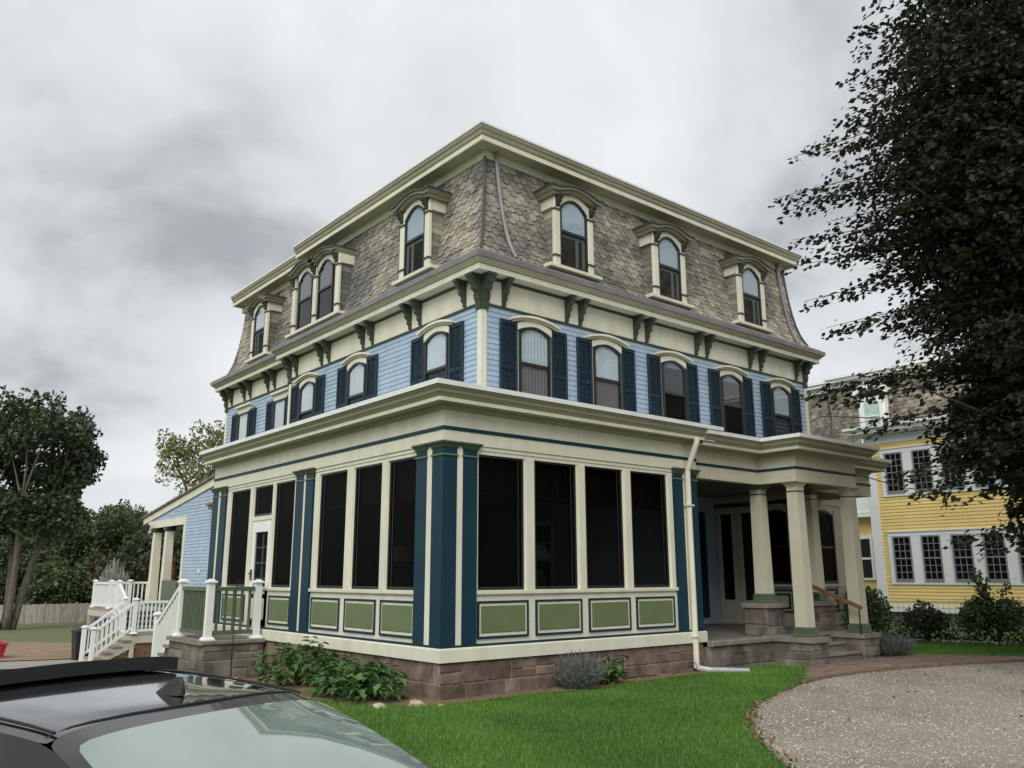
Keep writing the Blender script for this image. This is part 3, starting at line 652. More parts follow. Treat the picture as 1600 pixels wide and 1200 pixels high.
def porch_window(fr, a, b, z0=.925, z1=2.83, blind=True):
    t = .028; m = MB()
    m.box(a, a+t, -.10, -.055, z0, z1, fr).box(b-t, b, -.10, -.055, z0, z1, fr).box(a+t, b-t, -.10, -.055, z0, z0+.045, fr).box(a+t, b-t, -.10, -.055, z1-t, z1, fr)
    m.box(b-t-.07, b-t-.055, -.098, -.07, z0+.045, z1-t, fr).box((a+b)/2-.03, (a+b)/2+.03, -.056, -.048, z0+.012, z0+.028, fr)
    w = part(m, 'porch_window', 'sash'); MB().box(a+t, b-t, -.085, -.08, z0+.045, z1-t, fr).build('pane', 'porch_screen', w)
    if blind:
        m = MB(); n = int((b-a)/.045)
        for i in range(n):
            u = a+(b-a)*i/n; m.box(u+.003, u+(b-a)/n-.003, -.20, -.185, 2.28+.02*math.sin(i*2.1), 2.9, fr)
        m.box(a, b, -.21, -.18, 2.22, 2.28, fr); m.build('slat_blind', 'bamboo', w)
for a, b in WR: porch_window(SR, a, b)
for i, (a, b) in enumerate(WL): porch_window(SL, a, b)
def wall_panel(fr, a, b, z0=.275, z1=.78):
    m = MB(); k = .032
    for q in ((a, b, z0, z0+k), (a, b, z1-k, z1)): m.box(q[0], q[1], -.05, -.022, q[2], q[3], fr)
    for q in ((a, a+k), (b-k, b)): m.box(q[0], q[1], -.05, -.022, z0+k, z1-k, fr)
    p_ = part(m, 'wall_panel', 'navy')
    MB().box(a+k, b-k, -.05, -.034, z0+k, z1-k, fr).build('panel_border', 'cream', p_)
    MB().bbox(a+.062, b-.062, -.034, -.020, z0+.075, z1-.065, fr).build('panel_field', 'leaf_green_paint', p_)
for a, b in ((.63, 1.56), (1.70, 2.64), (2.785, 3.725), (3.86, 4.81)): wall_panel(SR, a, b)
for a, b in ((.69, 1.62), (1.76, 2.71), (2.88, 3.86), (4.67, 5.56), (6.68, 7.80)): wall_panel(SL, a, b)
# the porch door with its transom
a, b = DOOR
part(MB().box(a, b, -.12, -.03, 2.17, 2.25, SL), 'transom_bar', 'cream'); porch_window(SL, a+.02, b-.02, 2.25, 2.83, True)
MB_ = MB()
for u in (a+.3, a+.58): MB_.box(u-.008, u+.008, -.10, -.088, 2.29, 2.80, SL)
part(MB_.box(a+.05, b-.05, -.10, -.088, 2.53, 2.546, SL), 'transom_muntins', 'sash')
m = MB().box(a+.02, a+.14, -.09, -.045, .20, 2.165, SL).box(b-.14, b-.02, -.09, -.045, .20, 2.165, SL).box(a+.14, b-.14, -.09, -.045, .20, .34, SL).box(a+.14, b-.14, -.09, -.045, 1.95, 2.165, SL).box(a+.14, b-.14, -.09, -.045, .72, .80, SL)
dr = part(m, 'screen_door', 'white_paint'); MB().box(a+.14, b-.14, -.075, -.07, .80, 1.95, SL).build('pane', 'screen_mesh', dr); MB().box(a+.14, b-.14, -.075, -.065, .34, .72, SL).build('kick_panel', 'muntin_grey', dr)
m = MB().box((a+b)/2-.012, (a+b)/2+.012, -.10, -.085, .80, 1.95, SL)
for z in (1.08, 1.37, 1.66): m.box(a+.14, b-.14, -.099, -.086, z-.01, z+.01, SL)
m.build('muntins', 'white_paint', dr); MB().box(b-.10, b-.06, -.045, -.02, 1.05, 1.25, SL).box(b-.10, b-.03, -.02, .005, 1.16, 1.185, SL).build('handle', 'sash', dr)

# ---- entry porch and portico
PZ = -.065
def portico_path(): return [(XS-.05, .02), (7.45, .02), (7.45, -.80), (9.62, -.80), (9.62, .02), (11.75, .02), (11.75, 2.2)]
pp = portico_path()
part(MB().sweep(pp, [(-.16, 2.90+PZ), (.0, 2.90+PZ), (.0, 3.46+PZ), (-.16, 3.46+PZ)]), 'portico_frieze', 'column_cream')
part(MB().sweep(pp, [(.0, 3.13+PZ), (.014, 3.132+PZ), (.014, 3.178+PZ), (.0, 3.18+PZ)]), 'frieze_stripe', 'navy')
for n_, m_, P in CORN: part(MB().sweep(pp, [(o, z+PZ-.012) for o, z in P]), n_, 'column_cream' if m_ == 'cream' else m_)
part(MB().box(XS, 11.75, 0, HY, 3.60, 3.69).box(7.45, 9.6, -.8, 0, 3.602, 3.688), 'porch_roof', 'white_metal')
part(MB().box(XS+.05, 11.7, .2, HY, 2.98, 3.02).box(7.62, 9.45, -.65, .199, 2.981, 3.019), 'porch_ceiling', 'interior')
FLR = part(MB().box(XS, 10.5, -.05, HY, -.08, .0), 'porch_floor', 'porch_floor')
PW = part(MB().box(XS, 7.4, .1, 1.0, -1.0, -.09), 'porch_foundation', 'grey_stone'); stones(Frame((0, -.10, 0), (1, 0, 0), (0, -1, 0)), XS, 7.44, -.62, -.075, 0, PW, 'grey_stone')
MB().bbox(XS, 7.42, -.05, .17, -.075, .015, Frame((0, 0, 0), (1, 0, 0), (0, -1, 0)), .015).build('coping', 'cap_stone', PW)
def pier(x0, x1, y0, y1, z0, z1, name='pier'):
    P_ = part(MB().box(x0+.1, x1-.1, y0+.1, y1-.1, z0, z1-.09), name, 'mortar')
    stones(Frame((0, y0, 0), (1, 0, 0), (0, -1, 0)), x0, x1, z0, z1-.085, 0, P_, 'stone' if random.random() < .5 else 'grey_stone', None, .09)
    stones(Frame((x0, 0, 0), (0, 1, 0), (-1, 0, 0)), y0+.0, y1, z0, z1-.085, 0, P_, 'grey_stone', None, .09)
    stones(Frame((x1, 0, 0), (0, 1, 0), (1, 0, 0)), y0, y1, z0, z1-.085, 0, P_, 'grey_stone', None, .09)
    MB().bbox(x0-.05, x1+.05, y0-.05, y1+.02, z1-.085, z1-.04).box(x0-.04, x1+.04, y0-.04, y1+.02, z1-.04, z1).build('coping', 'cap_stone', P_)
pier(7.40, 7.95, -.88, .1, -.62, .02); pier(9.20, 9.78, -.88, .1, -.62, .02)
pier(7.42, 8.0, .0, .52, .0, .60, 'pedestal'); pier(9.22, 9.80, .0, .52, .0, .60, 'pedestal')
def column(x, y, z0, z1=2.835):
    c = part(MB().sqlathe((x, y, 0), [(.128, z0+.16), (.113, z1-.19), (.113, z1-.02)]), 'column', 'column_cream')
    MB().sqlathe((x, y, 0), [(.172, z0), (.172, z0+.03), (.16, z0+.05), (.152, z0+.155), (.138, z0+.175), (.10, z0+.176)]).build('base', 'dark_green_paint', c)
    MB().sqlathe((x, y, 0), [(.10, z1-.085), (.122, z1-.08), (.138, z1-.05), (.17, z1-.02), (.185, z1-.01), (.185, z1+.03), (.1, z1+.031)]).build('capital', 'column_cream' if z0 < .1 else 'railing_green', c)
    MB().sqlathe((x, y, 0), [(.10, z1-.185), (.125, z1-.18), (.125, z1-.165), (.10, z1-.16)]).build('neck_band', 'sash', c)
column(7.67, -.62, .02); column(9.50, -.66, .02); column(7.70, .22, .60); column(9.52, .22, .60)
st = MB()
for k in range(3): st.box(7.96, 9.19, -.80+.30*k, .12, -.62 if k == 0 else -.47+.155*k, -.47+.155*(k+1)-.03)
ST = part(st, 'entry_steps', 'cap_stone')
for k in range(3): MB().bbox(7.96, 9.19, -.02, .04, 0, .045, Frame((0, -.80+.30*k, -.47+.155*(k+1)-.03), (1, 0, 0), (0, -1, 0)), .01).box(7.96, 9.19, -.80+.30*k+.02, -.80+.30*k+.30, -.47+.155*(k+1)-.03, -.47+.155*(k+1)+.015).build('step_tread', 'cap_stone', ST)
hr = part(MB().bar((9.16, .15, .92), (9.16, -.92, .50), .06, .075), 'handrail', 'wood_rail')
MB().bar((9.16, -.87, .0), (9.16, -.87, .5), .02, .02).bar((9.16, .1, .0), (9.16, .1, .9), .02, .02).build('post', 'sash', hr)
# entry bay: door wall faces -X, window wall faces -Y
BX = Frame((10.5, 0, 0), (0, 1, 0), (-1, 0, 0)); BY = Frame((0, 1.2, 0), (1, 0, 0), (0, -1, 0))
part(MB().box(10.5, 12.5, 1.2, HY, -.6, 3.0), 'entry_wall', 'column_cream')
for fr, a, b in ((BX, 1.2, HY), (BY, 10.5, 12.53)):
    part(MB().box(a, b, 0, .04, 2.72, 2.80, fr), 'wall_moulding', 'navy' if fr is BX else 'column_cream'); part(MB().box(a, b, 0, .03, .0, .14, fr), 'skirting', 'column_cream')
    part(MB().box(a, b, 0, .05, 2.9, 2.98, fr), 'ceiling_moulding', 'taupe')
def entry_door(a, b):
    d = part(MB().box(a, a+.10, .0, .05, .02, 2.68, BX).box(b-.10, b, .0, .05, .02, 2.68, BX).box(a+.10, b-.10, .0, .05, .02, .55, BX).box(a+.10, b-.10, .0, .05, 2.56, 2.68, BX), 'entry_door', 'column_cream')
    MB().box(a+.10, b-.10, .01, .02, .55, 2.56, BX).build('pane', 'dark_glass', d); MB().box(a+.09, b-.09, .002, .008, .54, 2.57, BX).build('panel', 'room_dark', d)  # panel behind the glass is coloured near-black for the unlit hall
entry_door(2.80, 3.32); entry_door(2.22, 2.72)
def bay_window(fr, uc, w):
    m = MB().strip(arc(uc-w/2-.1, uc+w/2+.1, 2.62, .10), arc(uc-w/2, uc+w/2, 2.50, .10), 0, .06, fr)
    for s in (-1, 1): m.box(uc+s*(w/2+.05)-.05, uc+s*(w/2+.05)+.05, 0, .06, .92, 2.50 if 0 else 2.60, fr)
    m.box(uc-w/2-.14, uc+w/2+.14, 0, .09, .86, .92, fr)
    bw = part(m, 'bay_window', 'column_cream')
    MB().strip(arc(uc-w/2, uc+w/2, 2.49, .10), arc(uc-w/2+.04, uc+w/2-.04, 2.46, .10), .005, .04, fr).box(uc-w/2, uc-w/2+.04, .005, .04, .92, 2.49, fr).box(uc+w/2-.04, uc+w/2, .005, .04, .92, 2.49, fr).box(uc-w/2+.04, uc+w/2-.04, .005, .04, .92, .99, fr).box(uc-w/2+.04, uc+w/2-.04, .005, .035, 1.72, 1.77, fr).build('sash', 'sash', bw)
    MB().prism([(uc-w/2+.03, .98)]+arc(uc-w/2+.03, uc+w/2-.03, 2.46, .1)+[(uc+w/2-.03, .98)], .012, .018, fr).build('pane', 'screen_mesh', bw)
    MB().box(uc-w/2+.02, uc+w/2-.02, .001, .006, .95, 2.5, fr).build('dark_room_sheet', 'room_dark', bw)
    for (k0, k1, mt) in ((.0, .045, 'navy'), (.085, .13, 'navy')):
        q = MB(); A, B, z0, z1 = uc-w/2+k0, uc+w/2-k0, .30+k0, .80-k0; t = .035
        q.box(A, B, 0, .025, z0, z0+t, fr).box(A, B, 0, .025, z1-t, z1, fr).box(A, A+t, 0, .025, z0+t, z1-t, fr).box(B-t, B, 0, .025, z0+t, z1-t, fr); q.build('panel_ring', mt, bw)
bay_window(BX, 1.68, .62); bay_window(BY, 11.55, .95)
sp = part(MB().box(9.70, 10.06, .01, .045, .15, 2.6, HR), 'porch_shutter', 'shutter_navy')
ind = MB().box(4.30, 4.40, .0, .05, .12, 2.2, HR).box(5.0, 5.10, .0, .05, .12, 2.2, HR).box(4.40, 5.0, .0, .05, 2.1, 2.2, HR).box(4.40, 5.0, .0, .05, .12, .35, HR)
for z in (.7, 1.05, 1.4, 1.75): ind.box(4.40, 5.0, .01, .04, z, z+.03, HR)
for u in (4.6, 4.8): ind.box(u-.012, u+.012, .011, .039, .35, 2.1, HR)
ind = part(ind, 'inner_door', 'white_paint'); MB().box(4.40, 5.0, .002, .009, .35, 2.1, HR).build('pane', 'room_dark', ind)  # pane coloured near-black for the unlit room beyond
# gutter downspout at the right end of the screened porch
part(MB().tube([(5.22, -.30, 3.50), (5.22, -.28, 3.40), (5.20, -.06, 2.92), (5.20, -.06, -.40)], .052, 10), 'downspout', 'cream')
for z in (.1, 2.3): part(MB().box(5.13, 5.27, -.125, .03, z, z+.03), 'downspout_strap', 'cream')
ex = MB().tube([(5.20, -.06, -.30), (5.20, -.10, -.40), (5.30, -.25, -.43), (5.86, -.62, -.455)], .055, 10).build('downspout_extension', 'galvanised')
tag(ex, 'grey downspout extension lying on the grass below the cream downspout', 'drain pipe')

# ---- rear annex of the blue house: lean-to with a corner porch
AX = 3.52; AL = Frame((AX, 0, 0), (0, 1, 0), (-1, 0, 0))
def roof_z(y): return 4.36-(y-18.3)*.134
aw = part(MB().prism([(16.6, -1.8), (20.86, -1.8), (20.86, 2.9), (25.1, 2.9), (25.1, roof_z(25.1)-.06), (16.6, roof_z(16.6)-.06)], 0, -.3, AL), 'annex_wall', 'blue_siding')
z = .1
while z < 4.5:
    t = z+.118; ymax = min(25.0, 18.3+(4.36-.34-t)/.134)
    y1 = 20.72 if z < 3.17 else ymax
    if z > 3.17 and y1 < 16.8: break
    MB().add([AL(16.6, 0, z), AL(y1, 0, z), AL(16.6, .02, z), AL(y1, .02, z), AL(16.6, .004, t), AL(y1, .004, t)], [(0, 1, 3, 2), (2, 3, 5, 4), (0, 2, 4), (1, 5, 3)]).build('clapboard', 'blue_siding', aw); z += .11
part(MB().box(20.70, 20.88, -.2, .035, -.2, 2.91, AL), 'annex_corner_board', 'cream')
part(MB().box(20.68, 24.55, -.25, .04, 2.90, 3.17, AL), 'porch_beam', 'cream')
part(MB().box(24.55, 24.95, -.25, .038, 2.75, 3.3, AL), 'beam_end', 'cream')
part(MB().strip([(16.6, roof_z(16.6)-.08), (25.5, roof_z(25.5)-.08)], [(16.6, roof_z(16.6)-.34), (25.5, roof_z(25.5)-.30)], .0, .06, AL), 'rake_board', 'cream')
part(MB().prism([(16.6, roof_z(16.6)), (25.65, roof_z(25.65)), (25.65, roof_z(25.65)-.07), (16.6, roof_z(16.6)-.07)], .14, -6.0, AL), 'annex_roof', 'far_slate')
part(MB().box(20.9, 25.2, -3.2, -.05, -.02, .05, AL), 'annex_porch_floor', 'porch_floor'); part(MB().box(20.9, 25.2, -3.2, -.05, 2.95, 3.0, AL), 'annex_ceiling', 'soffit')
part(MB().box(20.9, 25.2, -3.2, -2.6, -2, 2.95, AL).box(20.75, 25.2, -2.6, .0, -2, -.03, AL), 'annex_base', 'grey_stone')
for y, x in ((24.15, AX+.10), (22.75, AX+.10)):
    c = part(MB().sqlathe((x, y, 0), [(.15, .22), (.125, 2.7), (.125, 2.9)]), 'annex_column', 'cream')
    MB().sqlathe((x, y, 0), [(.19, .05), (.19, .12), (.17, .23), (.12, .231)]).build('base', 'dark_green_paint', c); MB().sqlathe((x, y, 0), [(.13, 2.74), (.18, 2.78), (.18, 2.9), (.12, 2.901)]).build('capital', 'bracket_green', c)
hd = part(MB().box(17.55, 18.1, .0, .30, 3.36, 3.42, AL).box(17.6, 18.05, .0, .24, 3.24, 3.36, AL), 'door_hood', 'wood_rail'); MB().box(17.62, 17.95, .0, .15, 2.65, 3.24, AL).build('hood_bracket', 'step_brown', hd)
part(MB().box(18.95, 19.08, .02, .06, 1.22, 1.36, AL), 'junction_box', 'white_paint')
lt = thing('wall_lantern', 'small black double lantern hanging at the low corner of the rear porch', 'lantern', (3.3, 24.6, 2.8))
MB().tube([(3.48, 24.6, 3.0), (3.3, 24.6, 3.02)], .02, 6).build('arm', 'sash', lt)
for dy in (-.22, .22):
    MB().tube([(3.3, 24.6, 3.02), (3.3, 24.6+dy, 2.96)], .015, 6).build('arm', 'sash', lt); MB().lathe((3.3, 24.6+dy, 2.78), [(.03, 0), (.075, .03), (.085, .2), (.11, .21), (.02, .30)], 8).build('lamp_head', 'sash', lt)
bc = thing('brick_pillar', 'red brick pillar seen between the rear porch columns', 'pillar', (5.1, 27.0, -1.9))
MB().box(4.95, 5.25, 26.85, 27.15, -1.9, 1.72).box(4.92, 5.28, 26.82, 27.18, 1.72, 1.83).build('shaft', 'brick', bc)

# ------------------------------------------------------------------ side stoop in front of the screen door
def balustrade(parent, a, b, base_z, top_z, mat, post_mat=None, sp=.125, w=.04, low=.09, rail_h=.07, slope=None, name='baluster'):
    """rails from a to b (x, y, z of the walking line), balusters between them"""
    A = Vector(a); B = Vector(b); hz = Vector((0, 0, 1))
    MB().bar(A+hz*top_z, B+hz*top_z, .075, rail_h).build('top_rail', mat, parent); MB().bar(A+hz*low, B+hz*low, .05, .07).build('bottom_rail', mat, parent)
    L = (B-A); n = max(1, int(math.hypot(L.x, L.y)/sp))
    for k in range(n):
        p = A+L*((k+.5)/n); MB().box(p.x-w/2, p.x+w/2, p.y-w/2, p.y+w/2, p.z+low+.03, p.z+top_z-rail_h/2).build(name, mat, parent)
def post(parent, x, y, z0, z1, w=.058, mat='white_paint'):
    p = MB().box(x-w, x+w, y-w, y+w, z0, z1-.05).build('post', mat, parent)
    MB().sqlathe((x, y, 0), [(w+.03, z1-.05), (w+.03, z1-.025), (.02, z1+.02), (.001, z1+.02)]).build('post_cap', mat, p)
    MB().sqlathe((x, y, 0), [(w+.045, z0), (w+.045, z0+.02), (w+.015, z0+.055), (w, z0+.056)]).build('post_base', mat, p)
SP = thing('stone_stoop', 'brown stone stoop with green railing between white posts at the white screen door', 'stoop', (-.55, 6.4, -.7))
core = MB().box(-1.05, -.06, 5.62, 7.2, -1.2, -.05).build('core', 'mortar', SP)
stones(Frame((0, 5.5, 0), (1, 0, 0), (0, -1, 0)), -1.13, -.03, -.95, -.04, 0, core, 'grey_stone', None, .1); stones(Frame((-1.13, 0, 0), (0, 1, 0), (-1, 0, 0)), 5.5, 7.25, -.95, -.04, 0, core, 'grey_stone', None, .1)
MB().bbox(-1.18, -.02, -1.8, .05, -.04, .035, Frame((0, 5.5, 0), (1, 0, 0), (0, -1, 0)), .015).build('coping', 'cap_stone', SP)
post(SP, -.16, 5.62, .035, 1.05); post(SP, -1.03, 5.62, .035, 1.06); post(SP, -1.03, 7.05, .035, 1.06)
balustrade(SP, (-.23, 5.62, .035), (-.96, 5.62, .035), 0, .87, 'railing_green', low=.12); balustrade(SP, (-1.03, 5.70, .035), (-1.03, 6.97, .035), 0, .87, 'railing_green', sp=.115, low=.12)
for k in range(4):
    zt = .035-.17*(k+1); MB().box(-1.12, -.05, 7.22+.28*k, 7.22+.28*(k+1)+.02, -1.3, zt-.05).build('step', 'grey_stone', SP); MB().bbox(-1.16, -.02, -.02, .32, zt-.05, zt, Frame((0, 7.22+.28*k, 0), (1, 0, 0), (0, 1, 0))).build('tread', 'cap_stone', SP)
g_ = gz(-1.03, 8.35); post(SP, -1.03, 8.35, g_, .42)
balustrade(SP, (-1.03, 7.12, .02), (-1.03, 8.29, -.70), 0, .92, 'white_paint', sp=.12, low=.12)
MB().bar((-1.03, 7.12, .98), (-1.03, 8.29, .26), .07, .05).build('hand_rail', 'railing_green', SP)

# ------------------------------------------------------------------ white deck staircase at the back
DK = thing('deck_staircase', 'white railed wooden stairs climbing over a landing with brown lattice to the rear deck', 'staircase', (1.5, 19.5, -1.4))
y0, y1 = 18.25, 19.3; fx = .30; LZ = -.58; RUN = .25; gz0 = -1.40
for k in range(5):
    zt = gz0+.164*(k+1)
    if k < 4: MB().box(fx+RUN*k-.02, fx+RUN*(k+1)+.015, y0-.09, y1, zt-.04, zt).build('tread', 'step_brown', DK)
    MB().box(fx+RUN*k, fx+RUN*k+.02, y0, y1, zt-.164, zt-.041).build('riser', 'deck_tan', DK)
lx = fx+RUN*4
MB().prism([(fx, gz0), (fx+.22, gz0), (lx+.02, LZ-.42), (lx+.02, LZ-.05), (lx-.2, LZ-.05)]+[p for k in range(3, -1, -1) for p in ((fx+RUN*k, gz0+.164*(k+1)-.041), (fx+RUN*k, gz0+.164*k-.041+.0001))][:-1], y0-.04, y0-.005, Frame((0, 0, 0), (1, 0, 0), (0, 1, 0))).build('stringer', 'deck_tan', DK)
MB().box(lx, lx+1.25, y0-.05, y1+.1, LZ-.05, LZ).build('landing', 'step_brown', DK)
MB().box(lx, lx+1.25, y0-.045, y0-.01, LZ-.27, LZ-.052).build('fascia', 'deck_tan', DK)
for x in (lx, lx+1.14): MB().box(x, x+.12, y0-.043, y0+.07, -1.75, LZ-.272).build('leg', 'deck_tan', DK)
def lattice(x0, x1, z0f, z1f):
    m = MB(); y = y0+.03
    for i in range(int((x1-x0)/.075)+1):
        x = x0+i*.075; a, b = z0f(x), z1f(x)
        if b-a > .03: m.box(x, min(x+.035, x1), y, y+.012, a, b)
    z = -1.55
    while z < LZ-.28:
        xs = [x0+i*.02 for i in range(int((x1-x0)/.02)+1) if z0f(x0+i*.02) <= z and z+.035 <= z1f(x0+i*.02)]
        if xs: m.box(xs[0], xs[-1]+.02, y+.014, y+.026, z, z+.035)
        z += .075
    m.build('lattice', 'lattice', DK)
lattice(lx+.12, lx+1.14, lambda x: -1.55, lambda x: LZ-.275); lattice(fx+.25, lx, lambda x: -1.55, lambda x: gz0-.02+(x-fx-.22)*(LZ-.42-gz0)/(lx+.02-fx-.22))
for y in (y0-.02, y1):
    post(DK, fx-.05, y, gz0-.02, gz0+1.05); post(DK, lx+.06, y, LZ, LZ+1.05)
    balustrade(DK, (fx+.02, y, gz0+.10), (lx, y, LZ+.02), 0, .86, 'white_paint', sp=.115, low=.15)
balustrade(DK, (lx+.13, y0-.02, LZ), (lx+1.3, y0-.02, LZ), 0, .93, 'white_paint', sp=.115, low=.10); post(DK, lx+1.32, y0-.02, LZ, LZ+1.05)
# upper flight to the deck
DZ = .04; uy = y1+.1
for k in range(4):
    zt = LZ+.155*(k+1); MB().box(lx+.1, lx+1.25, uy+.26*k-.02, uy+.26*(k+1), zt-.04, zt).build('tread', 'step_brown', DK); MB().box(lx+.1, lx+1.25, uy+.26*k, uy+.26*k+.02, zt-.155, zt-.041).build('riser', 'sash', DK)
dy = uy+1.04
MB().box(1.55, AX-.02, dy, 24.6, DZ-.06, DZ).build('deck_floor', 'step_brown', DK); MB().box(1.55, AX-.02, dy+.02, dy+.06, DZ-.28, DZ-.062).build('deck_fascia', 'deck_tan', DK); MB().box(1.56, 1.6, dy+.07, 24.6, DZ-.28, DZ-.062).build('deck_fascia', 'deck_tan', DK)
for x, y in ((1.62, 24.5), (1.62, 20.7), (2.9, 24.5)): MB().box(x-.05, x+.05, y-.05, y+.05, -1.95, DZ-.07).build('leg', 'deck_tan', DK)
post(DK, 1.65, 24.3, DZ, DZ+.95); post(DK, 1.65, 22.2, DZ, DZ+.95); post(DK, 2.85, 24.3, DZ, DZ+.95); post(DK, lx+.12, dy-.03, DZ-.1, DZ+.95)
balustrade(DK, (1.65, 24.24, DZ), (1.65, 22.27, DZ), 0, .85, 'white_paint', sp=.115, low=.08); balustrade(DK, (1.72, 24.3, DZ), (2.79, 24.3, DZ), 0, .85, 'white_paint', sp=.125, low=.08); balustrade(DK, (2.92, 24.3, DZ), (AX, 24.3, DZ), 0, .85, 'white_paint', sp=.125, low=.08)
balustrade(DK, (1.65, 22.14, DZ), (1.55, dy+.05, DZ), 0, .85, 'white_paint', sp=.115, low=.08)
balustrade(DK, (lx+.12, dy-.06, DZ), (lx+.12, uy, LZ+.1), 0, .85, 'white_paint', sp=.12, low=.12)
MB().box(AX-.09, AX+.0, 21.0, 22.55, .10, .98).build('green_panel', 'railing_green', H)
# bin behind the stair foot
tb = thing('black_bin', 'black rubbish bin standing behind the foot of the white stairs', 'bin', (.42, 19.95, gz(.42, 19.95)))
zb = gz(.42, 19.95); MB().sqlathe((.42, 19.95, 0), [(.24, zb), (.30, zb+.85), (.30, zb+.87)]).build('body', 'black_rubber', tb); MB().sqlathe((.42, 19.95, 0), [(.32, zb+.87), (.32, zb+.91), (.2, zb+.98), (.02, zb+.99)]).build('lid', 'black_rubber', tb)
for yy in (19.8, 20.1): MB().tube([(.6, yy, zb+.1), (.66, yy, zb+.1)], .1, 10).build('wheel', 'black_rubber', tb)
rd = thing('red_bin', 'red plastic cart tub standing on the bare soil at the picture edge', 'tub', (-1.85, 23.6, gz(-1.85, 23.6)))
zb = gz(-1.5, 23.5); MB().add([(-2.45, 23.2, zb), (-1.2, 23.2, zb), (-1.2, 24.1, zb), (-2.45, 24.1, zb), (-2.6, 23.05, zb+.5), (-1.13, 23.05, zb+.5), (-1.13, 24.25, zb+.5), (-2.6, 24.25, zb+.5)], [(0, 1, 2, 3), (0, 1, 5, 4), (1, 2, 6, 5), (2, 3, 7, 6), (3, 0, 4, 7)]).build('tub', 'red_plastic', rd)
MB().bar((-2.6, 23.05, zb+.5), (-1.13, 23.05, zb+.5), .06, .05).bar((-1.13, 23.0, zb+.5), (-1.13, 24.3, zb+.5), .06, .05).build('rim', 'red_plastic', rd)
bb = thing('blue_barrel', 'small blue barrel standing in front of the board fence', 'barrel', (11.9, 63.0, gz(11.9, 63)))
MB().lathe((11.9, 63.0, gz(11.9, 63)), [(.5, 0), (.58, .35), (.58, .45), (.6, .47), (.6, .55), (.58, .57), (.58, 1.0), (.5, 1.3), (.45, 1.32)], 14).build('body', 'blue_plastic', bb, smooth=True); MB().lathe((11.9, 66.0, gz(11.9, 66)+1.32), [(.47, 0), (.47, .05), (.1, .06)], 14).build('lid', 'blue_plastic', bb)

rod = thing('garden_stake', 'thin dark metal stake standing upright in front of the stone stoop', 'stake', (-.72, 5.25, gz(-.72, 5.25)))
MB().tube([(-.72, 5.25, gz(-.72, 5.25)-.1), (-.71, 5.24, 1.0)], .009, 6).build('shaft', 'sash', rod); MB().tube([(-.71, 5.24, 1.0), (-.69, 5.24, 1.05), (-.64, 5.24, 1.05), (-.62, 5.24, 1.0)], .008, 6).build('hook', 'sash', rod)
# ------------------------------------------------------------------ lamps inside the porch
def lamp(x, y, zs, r0, r1, h, label):
    t = thing('table_lamp', label, 'lamp', (x, y, .1), 'lamps behind the porch screens')
    MB().lathe((x, y, 0), [(r0, zs), (r1, zs+h)], 20).build('lamp_shade', 'shade_white', t, smooth=True)
    MB().lathe((x, y, 0), [(.09, .76), (.10, .78), (.05, .82), (.10, .98), (.11, 1.1), (.05, 1.2), (.02, 1.24), (.02, zs)], 12).build('base', 'concrete', t, smooth=True)
    tt = thing('side_table', 'small dark side table under the '+label.split(' lamp ')[0]+' lamp', 'table', (x, y, .1))
    MB().lathe((x, y, 0), [(.28, .72), (.30, .73), (.30, .76)], 18).build('table_top', 'bamboo', tt)
    for k in range(4): a = math.pi/4+k*math.pi/2; MB().bar((x+.2*math.cos(a), y+.2*math.sin(a), .1), (x+.18*math.cos(a), y+.18*math.sin(a), .72), .035, .035).build('leg', 'bamboo', tt)
lamp(2.62, 1.0, 1.36, .24, .10, .26, 'pale cone lamp half hidden by the mullion of the right front screen')
lamp(1.2, 2.98, 1.36, .24, .13, .26, 'pale drum lamp behind the left screen nearest the corner')

# ------------------------------------------------------------------ the yellow house
Yh = thing('yellow_house', 'yellow clapboard house with white trim, gridded windows and slate mansard behind the dark tree', 'house', (25, 0, -.5))
YX = 21.5; YF = Frame((YX, 0, 0), (0, 1, 0), (-1, 0, 0)); yp = lambda mb, n, m, p=None, **k: mb.build(n, m, p or Yh, **k)
yp(MB().box(YX+.02, 29, -9.5, 5.12, -.08, 6.0), 'wall', 'yellow'); yp(MB().box(YX+.05, 28.9, -9.45, 5.05, -1.2, -.09), 'foundation', 'grey_stone')
z = .14
while z < 5.5: yp(MB().add([YF(-9.4, 0, z), YF(4.83, 0, z), YF(-9.4, .022, z), YF(4.83, .022, z), YF(-9.4, .004, z+.118), YF(4.83, .004, z+.118)], [(0, 1, 3, 2), (2, 3, 5, 4), (0, 2, 4), (1, 5, 3)]), 'clapboard', 'yellow'); z += .108
yp(MB().box(4.82, 5.15, -.02, .04, -.08, 5.55, YF), 'corner_board', 'yellow_white'); yp(MB().box(-9.5, 4.82, -.02, .05, -.08, .14, YF), 'water_table', 'yellow_white')
yp(MB().box(-9.5, 5.15, -.02, .045, 5.52, 5.80, YF), 'frieze_board', 'yellow_white')
yp(MB().sweep([(28, 5.14), (YX, 5.14), (YX, -9.5)], [(-.2, 5.80), (.30, 5.84), (.42, 5.88), (.45, 6.0), (.52, 6.03), (.52, 6.12), (-.2, 6.14)]), 'cornice', 'yellow_white')
